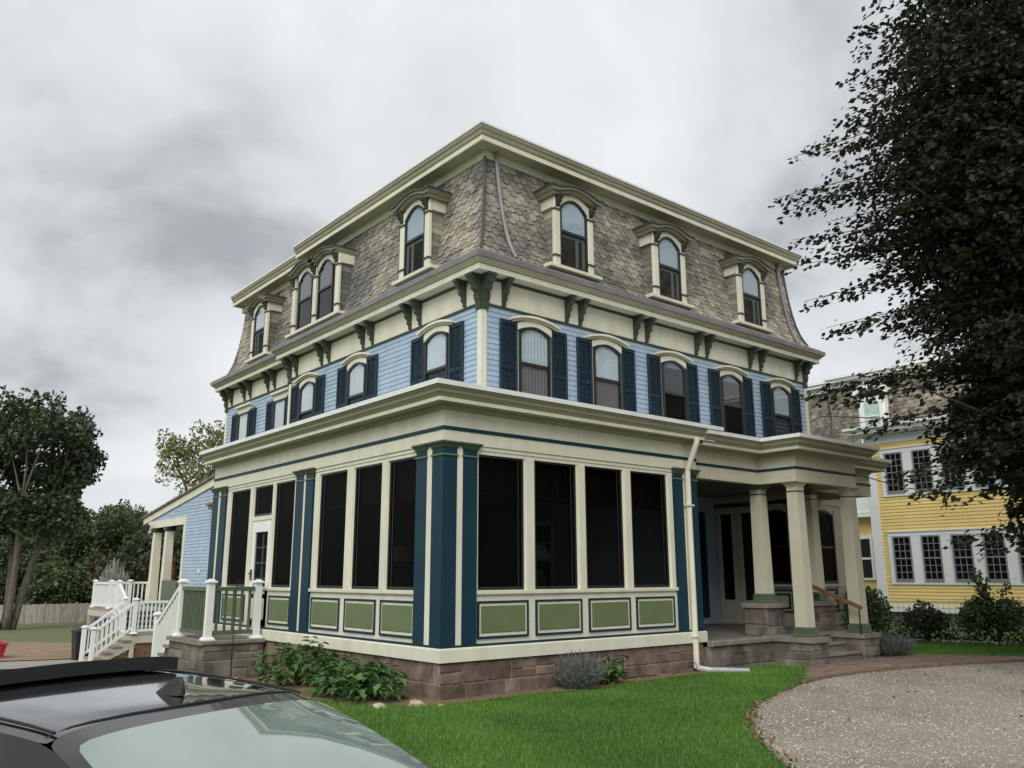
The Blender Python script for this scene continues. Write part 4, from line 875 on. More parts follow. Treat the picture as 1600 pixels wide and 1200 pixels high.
def ywindow(u0, u1, z0, z1):
    fr = Frame((YX-.024, 0, 0), (0, 1, 0), (-1, 0, 0))
    zm = (z0+z1)/2; w = yp(MB().box(u0, u0+.04, .0, .06, z0, z1, fr).box(u1-.04, u1, .0, .06, z0, z1, fr).box(u0+.04, u1-.04, 0, .06, z0, z0+.07, fr).box(u0+.04, u1-.04, 0, .06, z1-.05, z1, fr).box(u0+.04, u1-.04, 0, .065, zm-.02, zm+.02, fr), 'window', 'muntin_grey')
    MB().box(u0+.03, u1-.03, .01, .02, z0+.05, z1-.04, fr).build('pane', 'dark_glass', w); MB().box(u0+.03, u1-.03, .002, .006, z0+.05, z1-.04, fr).build('dark_room_sheet', 'room_dark', w); m = MB()
    for k in (1, 2): u = u0+.04+(u1-u0-.08)*k/3; m.box(u-.009, u+.009, .03, .05, z0+.07, z1-.05, fr)
    for a_, b_ in ((z0+.07, zm-.02), (zm+.02, z1-.05)):
        for k in (1, 2): zz = a_+(b_-a_)*k/3; m.box(u0+.04, u1-.04, .031, .049, zz-.009, zz+.009, fr)
    m.build('muntins', 'muntin_grey', w)
for row, (z0, z1) in enumerate(((.91, 2.37), (3.80, 5.17))):
    pitch = .957 if row == 0 else .95; us = [(4.46-pitch*k-.615, 4.46-pitch*k) for k in range(11)]
    yp(MB().box(us[-1][0]-.15, us[0][1]+.16, .0, .05, z0-.11, z0, YF).box(us[-1][0]-.15, us[0][1]+.16, .0, .05, z1, z1+.13, YF), 'window_trim', 'yellow_white')
    yp(MB().box(us[-1][0]-.15, us[0][1]+.19, .0, .08, z1+.13, z1+.16, YF), 'drip_cap', 'yellow_white')
    e = [us[0][1]+.16]+[v for a, b in us for v in (b, a)]+[us[-1][0]-.15]
    for a, b in zip(e[::2], e[1::2]): yp(MB().box(b, a, .0, .045, z0, z1, YF), 'mullion', 'yellow_white')
    for a, b in us: ywindow(a, b, z0, z1)
# main block of the yellow house behind the wing
YX2 = 27; Y2 = Frame((YX2, 0, 0), (0, 1, 0), (-1, 0, 0))
yp(MB().box(YX2+.02, 38, -8, 14, -1, 5.6), 'wall', 'yellow')
yp(MB().prism([(-.0, 5.6), (.0, 9.0), (.35, 9.02), (1.0, 5.6)], -8, 14, Frame((YX2, 0, 0), (0, 1, 0), (-1, 0, 0)), 'u') if 0 else MB().add([(YX2-.55, -8, 5.55), (YX2-.55, 14.4, 5.55), (YX2-.15, -8, 6.5), (YX2-.15, 14.2, 6.5), (YX2+.12, -8, 9.1), (YX2+.12, 14, 9.1), (38, -8, 9.1), (38, 14, 9.1), (38, -8, 5.55), (38, 14.4, 5.55)], [(0, 1, 3, 2), (2, 3, 5, 4), (4, 5, 7, 6), (1, 9, 7, 5, 3), (0, 2, 4, 6, 8), (0, 8, 9, 1)]), 'mansard_slope', 'roof_underlay')
m = MB(); zz = 5.62; k = 0
while zz < 9.0:
    for j in range(80):
        y = 14-.27*j-(.135 if k % 2 else 0)
        if abs(y-7.4) < .62 and zz < 8.7: continue
        f0 = lambda z: YX2-.55+.4*(z-5.55)/.95 if z < 6.5 else YX2-.15+.27*(z-6.5)/2.6
        x0 = f0(zz)-.03; x1 = f0(zz+.2)-.012
        m.add([(x0, y-.128, zz+.03), (x0, y-.06, zz-.005), (x0, y+.06, zz-.005), (x0, y+.128, zz+.03), (x1, y+.128, zz+.2), (x1, y-.128, zz+.2)], [(0, 1, 2, 3, 4, 5)])
    zz += .16; k += 1
m.build('slates', 'far_slate', Yh, fix=False, kind='stuff')
for a, b, dz in ((-8, 9.3, 0), (9.35, 14.2, -.12)):
    yp(MB().box(a, b, -.2, .10, 9.02+dz, 9.22+dz, Y2), 'roof_frieze', 'yellow_white'); yp(MB().box(a, b+.1, -.2, .30, 9.225+dz, 9.36+dz, Y2), 'cornice', 'yellow_white'); yp(MB().box(a, b+.15, -.3, .38, 9.365+dz, 9.48+dz, Y2), 'roof_edge', 'yellow_white')
yp(MB().box(-8, 14.4, .4, .8, 5.42, 5.6, Y2), 'eave_cornice', 'yellow_white'); yp(MB().box(7.9, 9.5, .0, .3, 3.6, 5.41, Y2), 'bay_panel', 'yellow_white'); yp(MB().box(7.85, 9.6, .0, .4, 3.42, 3.58, Y2), 'bay_cornice', 'yellow_white')
yd = yp(MB().box(6.82, 7.98, -.6, .28, 6.4, 8.35, Y2), 'dormer', 'yellow_white'); ar = arc(7.05, 7.75, 8.05, .22)
MB().strip([(a, b+.55-.0) for a, b in arc(6.7, 8.1, 8.1, .32, 12)], [(a, b+.0) for a, b in arc(6.7, 8.1, 8.42, .28, 12)], -.6, .45, Y2).build('dormer_hood', 'yellow_white', yd)
MB().prism([(7.05, 6.65)]+ar+[(7.75, 6.65)], .281, .30, Y2).build('pane', 'pale_pane', yd); MB().box(7.05, 7.75, .30, .33, 6.98, 7.05, Y2).box(7.05, 7.75, .30, .325, 7.50, 7.54, Y2).build('muntins', 'yellow_white', yd)
MB().box(6.9, 7.05, .28, .36, 6.45, 8.1, Y2).box(7.75, 7.9, .28, .36, 6.45, 8.1, Y2).build('casing', 'yellow_white', yd)
rw = yp(MB().box(8.05, 8.75, .0, .08, .9, 2.7, Y2), 'window', 'yellow_white'); MB().box(8.15, 8.65, .08, .10, 1.0, 2.55, Y2).build('pane', 'dark_glass', rw); MB().box(8.15, 8.65, .10, .12, 1.72, 1.80, Y2).build('sash', 'yellow_white', rw)
rs = yp(MB().tube([(YX2-.62, 9.15, 9.1), (YX2-.4, 9.2, 7.6), (YX2-.5, 9.25, 6.6), (YX2-.75, 9.6, 5.7)], .05, 6), 'roof_downspout', 'dark_metal')
cb_ = MB().tube([(YX2-.9, 10.3, 5.9), (YX2-.95, 10.2, 6.9), (YX2-1.0, 9.9, 7.5), (YX2-1.0, 9.3, 7.7), (YX2-1.1, 8.4, 7.55), (24, 5, 6.75), (20, 1, 5.9), (15.5, -3.4, 5.5)], .022, 5).build('service_cable', 'cable'); tag(cb_, 'black service cable looping off the slate roof of the yellow house towards the tree', 'cable')
cb_ = MB().tube([(9.6, -.55, 3.22), (15, .8, 3.3), (21.45, 2.3, 3.66)], .012, 5).build('porch_wire', 'cable'); tag(cb_, 'thin wire strung from the portico to the upper windows of the yellow house', 'cable')

# ------------------------------------------------------------------ board fence at the back
FN = thing('board_fence', 'weathered grey board fence with posts along the back lawn', 'fence', (8.2, 73, -2.8))
fa, fb = Vector((5.2, 74.5)), Vector((16.5, 69.5)); L_ = (fb-fa).length; dd = (fb-fa)/L_; n = int(L_/2.45)
for i in range(n):
    p = fa+dd*(2.45*i); zg = gz(p.x, p.y); MB().box(p.x-.06, p.x+.06, p.y-.06, p.y+.06, zg, zg+1.75).build('post', 'fence_wood', FN); m = MB()
    for j in range(16):
        q = p+dd*(.09+.148*j); q2 = q+dd*.14; zq = gz(q.x, q.y); h = 1.62+random.uniform(-.03, .03)
        m.add([(a.x+s*-.012, a.y, zq+zz) for a, zz in ((q, .05), (q2, .05), (q2, h), (q, h)) for s in (-1, 1)], [(0, 2, 4, 6), (7, 5, 3, 1), (0, 6, 7, 1), (2, 3, 5, 4), (6, 4, 5, 7), (0, 1, 3, 2)])
    m.build('board_panel', 'fence_wood', FN, fix=False)
# garden fence before the yellow house
GF = thing('garden_fence', 'low wire garden fence with a pale top rail between the shrubs and the yellow house', 'fence', (15.6, -1.5, -.47))
a, b = Vector((14.8, 1.6)), Vector((17.5, -5.5)); 
MB().bar((a.x, a.y, .45), (b.x, b.y, .45), .05, .045).build('top_rail', 'yellow_white', GF)
for k in range(5): q = a.lerp(b, k/4); MB().box(q.x-.025, q.x+.025, q.y-.025, q.y+.025, -.5, .46).build('post', 'deck_tan', GF)
m = MB()
for k in range(60): q = a.lerp(b, k/59); m.bar((q.x, q.y, -.47), (q.x, q.y, .42), .006, .006)
for k in range(8): m.bar((a.x, a.y, -.4+.1*k), (b.x, b.y, -.4+.1*k), .006, .006)
m.build('wire_mesh', 'cable', GF, fix=False, kind='stuff')

# ------------------------------------------------------------------ trees and plants
def leaf_quads(pos, size, nrm=None, droop=.0, aspect=.55, seed=1, dirs=None):
    """one pointed leaf (a four-cornered rhomb) per position"""
    r = np.random.default_rng(seed); n = len(pos); d = r.normal(size=(n, 3)) if dirs is None else dirs+r.normal(size=(n, 3))*.45
    d[:, 2] -= droop; d /= np.linalg.norm(d, axis=1, keepdims=True)+1e-9
    h = r.normal(size=(n, 3)); 
    if nrm is not None: h = np.cross(d, nrm+r.normal(size=(n, 3))*.5)
    s = np.cross(d, h) if nrm is None else h
    s /= np.linalg.norm(s, axis=1, keepdims=True)+1e-9; L = (size*r.uniform(.7, 1.3, n))[:, None]; w = L*aspect*.5
    v = np.stack([pos-d*L*.5, pos+s*w-d*L*.05, pos+d*L*.5, pos-s*w-d*L*.05], 1); return v.reshape(-1, 3)
def limb(mb, a, b, r0, r1, n=5, bend=.25, ns=7):
    a = Vector(a); b = Vector(b); L = (b-a).length; pts = []; off = Vector((random.uniform(-1, 1), random.uniform(-1, 1), random.uniform(-.3, .6)))*L*bend*.5
    for i in range(n+1): t = i/n; pts.append(a.lerp(b, t)+off*math.sin(math.pi*t)*.6)
    mb.tube(pts, [r0+(r1-r0)*i/n for i in range(n+1)], ns); return pts
def clump_tree(name, label, x, y, height, rad, crown_lo, leaf, mat, nl, bark='bark', clumps=26, squash=.8, group=None, trunks=1, seed=0, cat='tree', spread=1.0, tr=.22, lean=(0, 0), csize=.33, limbs_vis=True):
    """trunk with limbs that end in leaf clumps spread unevenly through the crown"""
    r = np.random.default_rng(seed+11); random.seed(seed); zg = gz(x, y); T = thing(name, label, cat, (x, y, zg), group); mb = MB(); cz = zg+crown_lo+(height-crown_lo)/2; hz = (height-crown_lo)/2
    cs = []
    for k in range(clumps):
        for _ in range(20):
            q = r.normal(size=3); q /= np.linalg.norm(q); q *= r.uniform(.25, .86)**.6
            if q[2] > -.75: break
        cs.append((np.array([x+lean[0]+q[0]*rad, y+lean[1]+q[1]*rad, cz+q[2]*hz]), rad*csize*r.uniform(.7, 1.35)))
    tops = []
    for t in range(trunks):
        a = 2*math.pi*t/trunks+.4; sp = 0 if trunks == 1 else spread
        fork = (x+lean[0]*.5+sp*math.cos(a), y+lean[1]*.5+sp*math.sin(a), zg+crown_lo+(height-crown_lo)*.25)
        limb(mb, (x+.15*sp*math.cos(a), y+.15*sp*math.sin(a), zg-.3), fork, tr, tr*.55, 6, .08, 9); tops.append(Vector(fork))
    for c, s in cs:
        p = min(tops, key=lambda t: (t-Vector(c)).length); limb(mb, p, c, tr*.35, tr*.07, 4, .2, 5)
    mb.build('trunk', bark, T, fix=False, smooth=True)
    w = np.array([s**2 for c, s in cs]); w /= w.sum(); pos = []; dirs = []
    for (c, s), k in zip(cs, (w*nl).astype(int)):
        q = r.normal(size=(k, 3)); q /= np.linalg.norm(q, axis=1, keepdims=True); rr = s*r.uniform(.15, 1.0, (k, 1))**.45*(1+.25*np.sin(q[:, :1]*5+c[0]))
        pos.append(c+q*rr*np.array([1, 1, squash])); dirs.append(q)
    v = leaf_quads(np.concatenate(pos), leaf, None, .25, .62, seed, None); npmesh('crown', v, 4, mat, T, kind='stuff'); return T

# dark copper tree at the right: sprays of leaves along branches, thick towards the trunk
def beech():
    r = np.random.default_rng(5); random.seed(5); cx, cy = 10.2, -6.1; zg = gz(cx, cy); T = thing('copper_tree', 'tall dark purple-leaved tree hanging over the drive at the right edge', 'tree', (cx, cy, zg)); mb = MB()
    zs_ = np.array([.2, .5, 1.5, 2.7, 3.6, 4.3, 5.5, 6.7, 8.0, 10, 12.5, 15]); rs_ = np.array([1.0, 1.4, 2.4, 3.35, 3.8, 3.9, 4.2, 4.75, 5.0, 4.85, 4.2, .8])
    limb(mb, (cx, cy, zg-.3), (cx+.1, cy, 12.5), .42, .08, 8, .04, 12)
    vx, vy = CAM[0]-cx, CAM[1]-cy; L = math.hypot(vx, vy); vx /= L; vy /= L; lx_, ly_ = -.62, .785        # screen-left direction
    pos = []; dirs = []; nrm = []
    nb = 2300
    LONG = [(8.0, 6.75), (7.75, 6.6), (6.75, 6.65), (6.2, 6.3), (7.2, 6.45), (4.35, 6.45), (4.15, 6.3), (4.5, 6.0), (3.7, 5.7), (2.75, 5.2), (2.4, 4.9), (8.9, 6.3), (5.5, 6.0), (1.6, 4.4)]
    for k in range(nb):
        z1 = r.choice([r.uniform(.6, 4.5), r.uniform(3, 10), r.uniform(9.5, 14.5)], p=[.30, .58, .12]); R = np.interp(z1, zs_, rs_)
        base_a = math.atan2(ly_, lx_); a = base_a+r.normal()*1.05 if r.random() < .8 else r.uniform(0, 2*math.pi)
        tip = R*r.uniform(.3, 1.0)**.55*(.97+.06*math.sin(z1*3.1+a*2)); st_ = tip*r.uniform(.15, .5)
        if k < 3*len(LONG): z1, tip = LONG[k//3]; a = base_a+(k % 3-1)*.06+r.normal()*.02; z1 += r.normal()*.08; tip = (tip-.75)*(1-.05*(k % 3)); st_ = tip*.45
        ux, uy = math.cos(a), math.sin(a); z0 = z1+r.uniform(-.2, .9)*(.5 if z1 > 5 else .15)-(.0)
        p0 = np.array([cx+ux*st_, cy+uy*st_, z0+.25]); p1 = np.array([cx+ux*tip, cy+uy*tip, z1])
        if k % 14 == 0 or (k < 42 and k % 3 == 0): limb(mb, p0, p1, .016, .004, 4, .16, 4)
        n = int(66+64*(tip/6)); t = r.uniform(0, 1.03, n); side = np.array([-uy, ux, 0]); wv = (.62*(1.06-t))*.9
        q = p0+(p1-p0)*t[:, None]+side*(r.uniform(-1, 1, n)*wv)[:, None]; q[:, 2] += -.16*(1-t)*r.uniform(-1, 1, n)+r.normal(size=n)*.06-.10*t**3
        pos.append(q); dirs.append(np.tile(np.array([ux, uy, -.35]), (n, 1))); nrm.append(np.tile(np.array([0, 0, 1.0]), (n, 1)))
    limb(mb, (cx, cy, 2.2), (cx-3.2, cy+2.8, 4.2), .06, .012, 5, .1, 6); limb(mb, (cx, cy, 1.6), (cx-2.4, cy+1.3, 2.6), .05, .012, 5, .1, 6); limb(mb, (cx, cy, 4), (cx-3.4, cy+2.4, 7.6), .07, .015, 5, .1, 6)
    mb.build('trunk', 'dark_bark', T, fix=False, smooth=True)
    v = leaf_quads(np.concatenate(pos),   .112, np.concatenate(nrm), .1, .68, 3, np.concatenate(dirs)); npmesh('crown', v, 4, 'beech_leaf', T, kind='stuff')
    # inner leaf mass round the limbs
    n = 80000; z = r.uniform(.9, 13.5, n); R = np.interp(z, zs_, rs_); a = r.uniform(0, 2*math.pi, n); rr = R*np.sqrt(r.uniform(0, 1, n))*.76
    p = np.stack([cx+np.cos(a)*rr, cy+np.sin(a)*rr, z], 1); npmesh('inner_leaves', leaf_quads(p, .135, None, .2, .62, 9), 4, 'beech_leaf', T, kind='stuff')
beech()
clump_tree('maple_tree', 'big many-stemmed tree with grey trunks and dark leaves at the left edge', 4.3, 56.7, 16.2, 4.9, 5.6, .34, 'maple_leaf', 27000, 'bark', 46, .8, None, 6, 3, spread=2.5, tr=.26, lean=(-.2, .1), csize=.32)
clump_tree('pale_tree', 'tall sparse yellow-green tree rising behind the rear roof', 10.9, 41.2, 13.2, 2.7, 6.8, .20, 'yellow_leaf', 4600, 'dark_bark', 17, .8, None, 2, 8, spread=.9, tr=.16, csize=.33)
WOODS = [(8.5, 88, 8.6, 4.2, 'dark_wood_leaf', 'broad dark tree beside the many-stemmed tree, behind the fence'), (13.2, 87, 10.6, 4.0, 'wood_leaf', 'green round-topped tree just right of the big grey trunks'),
         (17.3, 85, 11.5, 4.2, 'wood_leaf', 'tallest green tree in the row behind the fence'), (20.6, 83.5, 11.2, 4.0, 'wood_leaf', 'green tree with a flat top in the middle of the wood'),
         (15.5, 75, 6.3, 3.0, 'brown_wood_leaf', 'low brownish tree in front of the wood above the fence'), (11.9, 77, 5.6, 2.7, 'wood_leaf', 'low green tree leaning over the left part of the fence'),
         (18.2, 73, 8.0, 3.2, 'dark_wood_leaf', 'dark tree above the white deck railing'), (22.6, 77, 11.4, 3.8, 'dark_wood_leaf', 'dark tree behind the low eave of the rear porch'),
         (19.2, 62, 11.9, 3.0, 'dark_wood_leaf', 'ragged dark tree top over the slope of the rear roof'), (15.2, 60, 5.0, 2.4, 'brown_wood_leaf', 'brown-green bushy tree behind the rear porch columns'),
         (18.0, 57, 6.5, 3.0, 'dark_wood_leaf', 'dark bushy tree seen between the porch column and blue wall'), (3.5, 92, 9.5, 4.4, 'dark_wood_leaf', 'dark tree behind the big many-stemmed tree'), (26, 76, 10.5, 4.2, 'wood_leaf', 'green tree mostly hidden by the blue house'), (10.4, 84, 6.5, 3.0, 'dark_wood_leaf', 'dark low tree in the gap between the big trunks and the wood')]
for i, (x, y, h, rd_, mt, lb) in enumerate(WOODS):
    clump_tree('woodland_tree', lb, x, y, h, rd_, .2, .36, mt, 9500, 'dark_bark', 30, .85, 'trees of the wood behind the fence', 1, 30+i, tr=.2, csize=.36)
for i, px in enumerate(((9.6, 95.7), (11.4, 94.3), (13.4, 93), (14.6, 92.5), (16.2, 91), (18.2, 90), (19.9, 89), (21.6, 87.6), (23.4, 86.4), (25.2, 85.2))):
    h = (10.2, 11.4, 12.2, 12.0, 11.9, 11.4, 11.8, 11.5, 12.0, 11.6)[i]
    clump_tree('woodland_tree', ('leftmost', 'second', 'third', 'fourth', 'fifth', 'sixth', 'seventh', 'eighth', 'ninth', 'rightmost')[i]+(' tree' if i in (0, 9) else ' tree from the left')+' in the back row of the green wood behind the fence', px[0], px[1], h, 3.0, .2, .40, ('dark_wood_leaf', 'dark_wood_leaf', 'wood_leaf', 'wood_leaf', 'brown_wood_leaf', 'wood_leaf', 'wood_leaf', 'dark_wood_leaf', 'wood_leaf', 'wood_leaf')[i], 8000, 'dark_bark', 26, .9, 'back row of the wood', 1, 60+i, tr=.18, csize=.42)
# shrubs
def big_leaf_plant(x, y, h, rad, n, label, seed):
    r = np.random.default_rng(seed); random.seed(seed); zg = gz(x, y); T = thing('leafy_plant', label, 'plant', (x, y, zg), 'big-leaved plants at the stone foundation'); mb = MB(); V = []; F = []; lv = MB()
    for k in range(n):
        a = r.uniform(0, 2*math.pi); q = rad*math.sqrt(r.uniform(0, 1)); hh = h*r.uniform(.35, 1.0)*(1-.45*(q/rad)**2); tip = Vector((x+q*math.cos(a), y+q*math.sin(a), zg+hh))
        if k % 3 == 0: limb(mb, (x+.25*q*math.cos(a), y+.25*q*math.sin(a), zg), tip, .010, .004, 3, .15, 4)
        for j in range(r.integers(3, 6)):
            az = a+r.normal()*1.3; L = r.uniform(.09, .19); w = L*.36; el = r.uniform(-.75, .35); d = Vector((math.cos(az)*math.cos(el), math.sin(az)*math.cos(el), math.sin(el))); s = d.cross(Vector((0, 0, 1))).normalized(); u = s.cross(d); c = tip+Vector(r.normal(size=3)*.05)
            P = [c, c+d*L*.22+s*w*.72+u*.012, c+d*L*.36+s*w*.55+u*.01, c+d*L*.52+s*w*1.0+u*.015, c+d*L*.70+s*w*.42, c+d*L-u*.03, c+d*L*.70-s*w*.42, c+d*L*.52-s*w*1.0+u*.015, c+d*L*.36-s*w*.55+u*.01, c+d*L*.22-s*w*.72+u*.012, c+d*L*.5-u*.012]
            lv.add(P, [(10, i, (i+1) % 10) for i in range(10)])
    mb.build('stems', 'shrub_leaf', T, fix=False); lv.build('leaves', 'shrub_leaf', T, fix=False, kind='stuff')
big_leaf_plant(-.62, 2.75, .62, .62, 120, 'tall leafy green plant against the stone wall beside the car roof', 1)
big_leaf_plant(-.66, 1.35, .42, .45, 80, 'middle green plant with broad leaves below the baseboard', 2)
big_leaf_plant(-.72, .62, .50, .42, 85, 'broad-leaved green plant nearest the house corner', 3)
big_leaf_plant(2.90, -.30, .40, .17, 26, 'small upright dark green plant beside the grey lavender', 4)
def tuft(name, label, x, y, h, rad, n, mat, seed, cat='bush', up=.9, group=None, wid=.006):
    r = np.random.default_rng(seed); zg = gz(x, y); T = thing(name, label, cat, (x, y, zg), group); a = r.uniform(0, 2*math.pi, n); q = np.sqrt(r.uniform(0, 1, n)); L = h*r.uniform(.5, 1.05, n)
    b = np.stack([x+.35*rad*q*np.cos(a), y+.35*rad*q*np.sin(a), np.full(n, zg)], 1); t = np.stack([x+rad*q*np.cos(a)+r.normal(size=n)*.03, y+rad*q*np.sin(a)+r.normal(size=n)*.03, zg+L*(1-.35*q**2)*up], 1)
    ss = []; m = 5
    for i in range(m):
        f0 = i/m; f1 = (i+1.1)/m; p0 = b+(t-b)*f0; p1 = b+(t-b)*f1; s = r.normal(size=(n, 3)); s /= np.linalg.norm(s, axis=1, keepdims=True); ss.append(np.stack([p0-s*wid*.6, p0+s*wid*.6, p1+s*wid, p1-s*wid], 1).reshape(-1, 3))
        if i > 1: ss.append(leaf_quads(p0+r.normal(size=(n, 3))*.02, .05, None, -.3, .25, seed+i))
    npmesh('foliage', np.concatenate(ss), 4, mat, T, kind='stuff'); return T
tuft('lavender_bush', 'grey-green lavender bush with thin flower stalks at the front stone wall', 2.2, -.33, .60, .42, 420, 'lavender_leaf', 4)
tuft('lavender_bush', 'blue-grey bushy herb beside the right entrance pier', 10.3, -.72, .55, .62, 800, 'lavender_leaf', 6)
tuft('pale_shrub', 'pale grey leafless-looking shrub rising above the white deck railing', 6.3, 39.5, 4.0, .8, 900, 'grey_leaf', 8, 'bush', 1, None, .015)
def bush(name, label, x, y, h, rad, n, leaf, mat, seed, group='shrubs along the garden fence', shoots=0):
    r = np.random.default_rng(seed); zg = gz(x, y); T = thing(name, label, 'bush', (x, y, zg), group); mb = MB(); random.seed(seed); ps = []; ds = []
    for k in range(14):
        a = r.uniform(0, 6.28); e = r.uniform(.3, 1.4); tip = np.array([x+rad*.8*math.cos(a)*math.cos(e), y+rad*.8*math.sin(a)*math.cos(e), zg+h*(.35+.6*math.sin(e)*r.uniform(.6, 1))]); limb(mb, (x, y, zg), tip, .015, .004, 3, .2, 4)
        kk = n//14; q = r.normal(size=(kk, 3)); q /= np.linalg.norm(q, axis=1, keepdims=True); ps.append(tip*np.array([1, 1, 1])-np.array([0, 0, h*.1])+q*rad*.45*r.uniform(.2, 1, (kk, 1))**.5)
    for k in range(shoots):
        a = r.uniform(0, 6.28); tip = np.array([x+rad*.5*math.cos(a), y+rad*.5*math.sin(a), zg+h*r.uniform(1.1, 1.4)]); limb(mb, (x, y, zg+h*.5), tip, .012, .004, 3, .1, 4); t = r.uniform(.35, 1, 55)[:, None]; ps.append(np.array([x, y, zg+h*.5])*(1-t)+tip*t+r.normal(size=(55, 3))*.07)
    P = np.concatenate(ps); P[:, 2] = np.maximum(P[:, 2], zg+.04)
    mb.build('stems', 'dark_bark', T, fix=False); npmesh('leaves', leaf_quads(P, leaf, None, .1, .6, seed), 4, mat, T, kind='stuff')
bush('garden_shrub', 'leafy mid-green shrub beside the right entrance pier under the white corner board', 12.6, .85, 1.25, .85, 3200, .10, 'hedge_leaf', 1)
bush('garden_shrub', 'tall dark shrub with light green shoots under the yellow wall', 15.0, -1.0, 1.25, .72, 3000, .10, 'hedge_leaf', 2, shoots=6)
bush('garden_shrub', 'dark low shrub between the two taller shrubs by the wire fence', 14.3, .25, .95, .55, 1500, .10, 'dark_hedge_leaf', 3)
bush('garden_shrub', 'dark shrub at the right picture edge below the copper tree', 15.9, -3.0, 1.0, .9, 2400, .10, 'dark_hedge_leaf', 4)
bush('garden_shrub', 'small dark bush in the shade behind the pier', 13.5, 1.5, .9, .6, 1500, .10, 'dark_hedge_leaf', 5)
r = np.random.default_rng(77); n = 5200; t = r.uniform(-.1, 1.2, n); px_ = 14.6+(17.3-14.6)*t+r.normal(size=n)*.22; py_ = 1.8+(-5.2-1.8)*t+r.normal(size=n)*.1
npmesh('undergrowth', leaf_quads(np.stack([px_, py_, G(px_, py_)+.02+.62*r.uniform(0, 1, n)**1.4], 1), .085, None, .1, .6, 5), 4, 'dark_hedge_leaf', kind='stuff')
n = 260; t = r.uniform(0, .55, n); px_ = 14.1+2.6*t; py_ = 1.0-7.0*t+r.normal(size=n)*.12
npmesh('white_flowers', leaf_quads(np.stack([px_, py_, G(px_, py_)+.03+.05*r.uniform(0, 1, n)], 1), .05, None, 0, .9, 6), 4, 'white_paint', kind='stuff')

# grass blades, pebbles, litter
def blades(name, poly, n, h, seed, excl=(), mat='grass_blade', wid=.006, near=None):
    r = np.random.default_rng(seed); xs = [p[0] for p in poly]; ys = [p[1] for p in poly]; X = r.uniform(min(xs), max(xs), n*3); Y = r.uniform(min(ys), max(ys), n*3); k = inside(poly, X, Y)
    for e_ in excl: k &= ~inside(e_, X, Y)
    X = X[k][:n]; Y = Y[k][:n]; m = len(X); a = r.uniform(0, 6.28, m); hh = h*r.uniform(.5, 1.2, m)*(1+.25*np.sin(X*2.3)*np.sin(Y*1.9+X)); ln = hh*r.uniform(.1, .7, m); b = r.uniform(0, 6.28, m)
    p = np.stack([X, Y, G(X, Y)-.005], 1); s = np.stack([np.cos(a), np.sin(a), 0*a], 1)*wid; t = p+np.stack([np.cos(b)*ln, np.sin(b)*ln, hh], 1)
    npmesh(name, np.stack([p-s, p+s, t], 1).reshape(-1, 3), 3, mat, kind='stuff')
BED = [(-.05, .1), (-.05, 5.4), (-.7, 5.4), (-1.15, 3.2), (-1.1, 1.2), (-.95, .3), (-.5, -.22), (.2, -.36), (1.2, -.30), (2.4, -.46), (3.6, -.34), (5.2, -.28), (5.4, -.02), (0, -.02)]
GR = EDGE+[(14, -22), (22, -20), (20, -8)]
blades('grass', [(-3.2, -6.5), (-.6, -6.2), (0.1, -5.1), (1.2, -4.0), (2.73, -2.9), (5.95, -1.9), (6.9, -1.6), (7.2, -.95), (7.0, -.2), (5.4, -.2), (-.1, -.2), (-1.0, .4), (-1.2, 3.5), (-3.4, 3.5)], 150000, .055, 1, (BED, GR, PATH), wid=.0045)
blades('dry_grass', [(-3.2, -6.5), (-.6, -6.2), (0.1, -5.1), (1.2, -4.0), (2.73, -2.9), (5.95, -1.9), (6.9, -1.6), (7.2, -.95), (5.4, -.2), (-.1, -.2), (-1.0, .4), (-1.2, 3.5), (-3.4, 3.5)], 7000, .05, 21, (BED, GR, PATH), 'dry_blade', .004)
blades('grass', [(10.4, -.7), (11.0, -1.1), (11.7, -2.0), (12.5, -3.4), (14.5, -4.5), (18, -6), (17, -3), (14.2, 1.0), (11, 1.0)], 26000, .06, 2, (PATH,), wid=.009)
blades('grass', [(-13, 3.5), (-1.25, 3.5), (-1.3, 9.5), (-.4, 16), (-1.8, 15.8), (-2.2, 17), (-13, 13.2)], 60000, .07, 3, wid=.009)
blades('grass', [(-13, -9), (-7.6, -9), (-7.2, -3), (-3.2, -6.4), (-3.4, 3.5), (-13, 3.5)], 45000, .06, 4, wid=.008)
r = np.random.default_rng(9)
def scatter_pebbles(name, poly, n, s0, s1, mat, seed, flat=.6, bias=1.0):
    r = np.random.default_rng(seed); xs = [p[0] for p in poly]; ys = [p[1] for p in poly]; X = r.uniform(min(xs), max(xs), n*4); Y = r.uniform(min(ys), max(ys), n*4); k = inside(poly, X, Y)
    d = np.hypot(X-CAM[0], Y-CAM[1]); k &= r.uniform(0, 1, len(X)) < np.minimum(1, (9/d)**bias); X = X[k][:n]; Y = Y[k][:n]; m = len(X)
    base = np.array([[1, 0, 0], [0, 1, 0], [-1, 0, 0], [0, -1, 0], [0, 0, 1], [0, 0, -.6]], float); fc = np.array([[0, 1, 4], [1, 2, 4], [2, 3, 4], [3, 0, 4]])
    sz = r.uniform(s0, s1, (m, 1, 1)); v = base[None]*sz*np.array([1, 1, flat])*r.uniform(.6, 1.3, (m, 6, 1)); a = r.uniform(0, 6.28, m); c, s = np.cos(a)[:, None], np.sin(a)[:, None]
    x = v[..., 0]*c-v[..., 1]*s+X[:, None]; y = v[..., 0]*s+v[..., 1]*c+Y[:, None]; z = v[..., 2]+G(X, Y)[:, None]+.014; V = np.stack([x, y, z], -1); npmesh(name, V[:, fc].reshape(-1, 3), 3, mat, kind='stuff')
scatter_pebbles('pebbles', GR, 110000, .005, .015, 'pebble', 4, .7, 1.2)
scatter_pebbles('wood_chips', BED, 5000, .010, .035, 'mulch', 5, .35, .0)
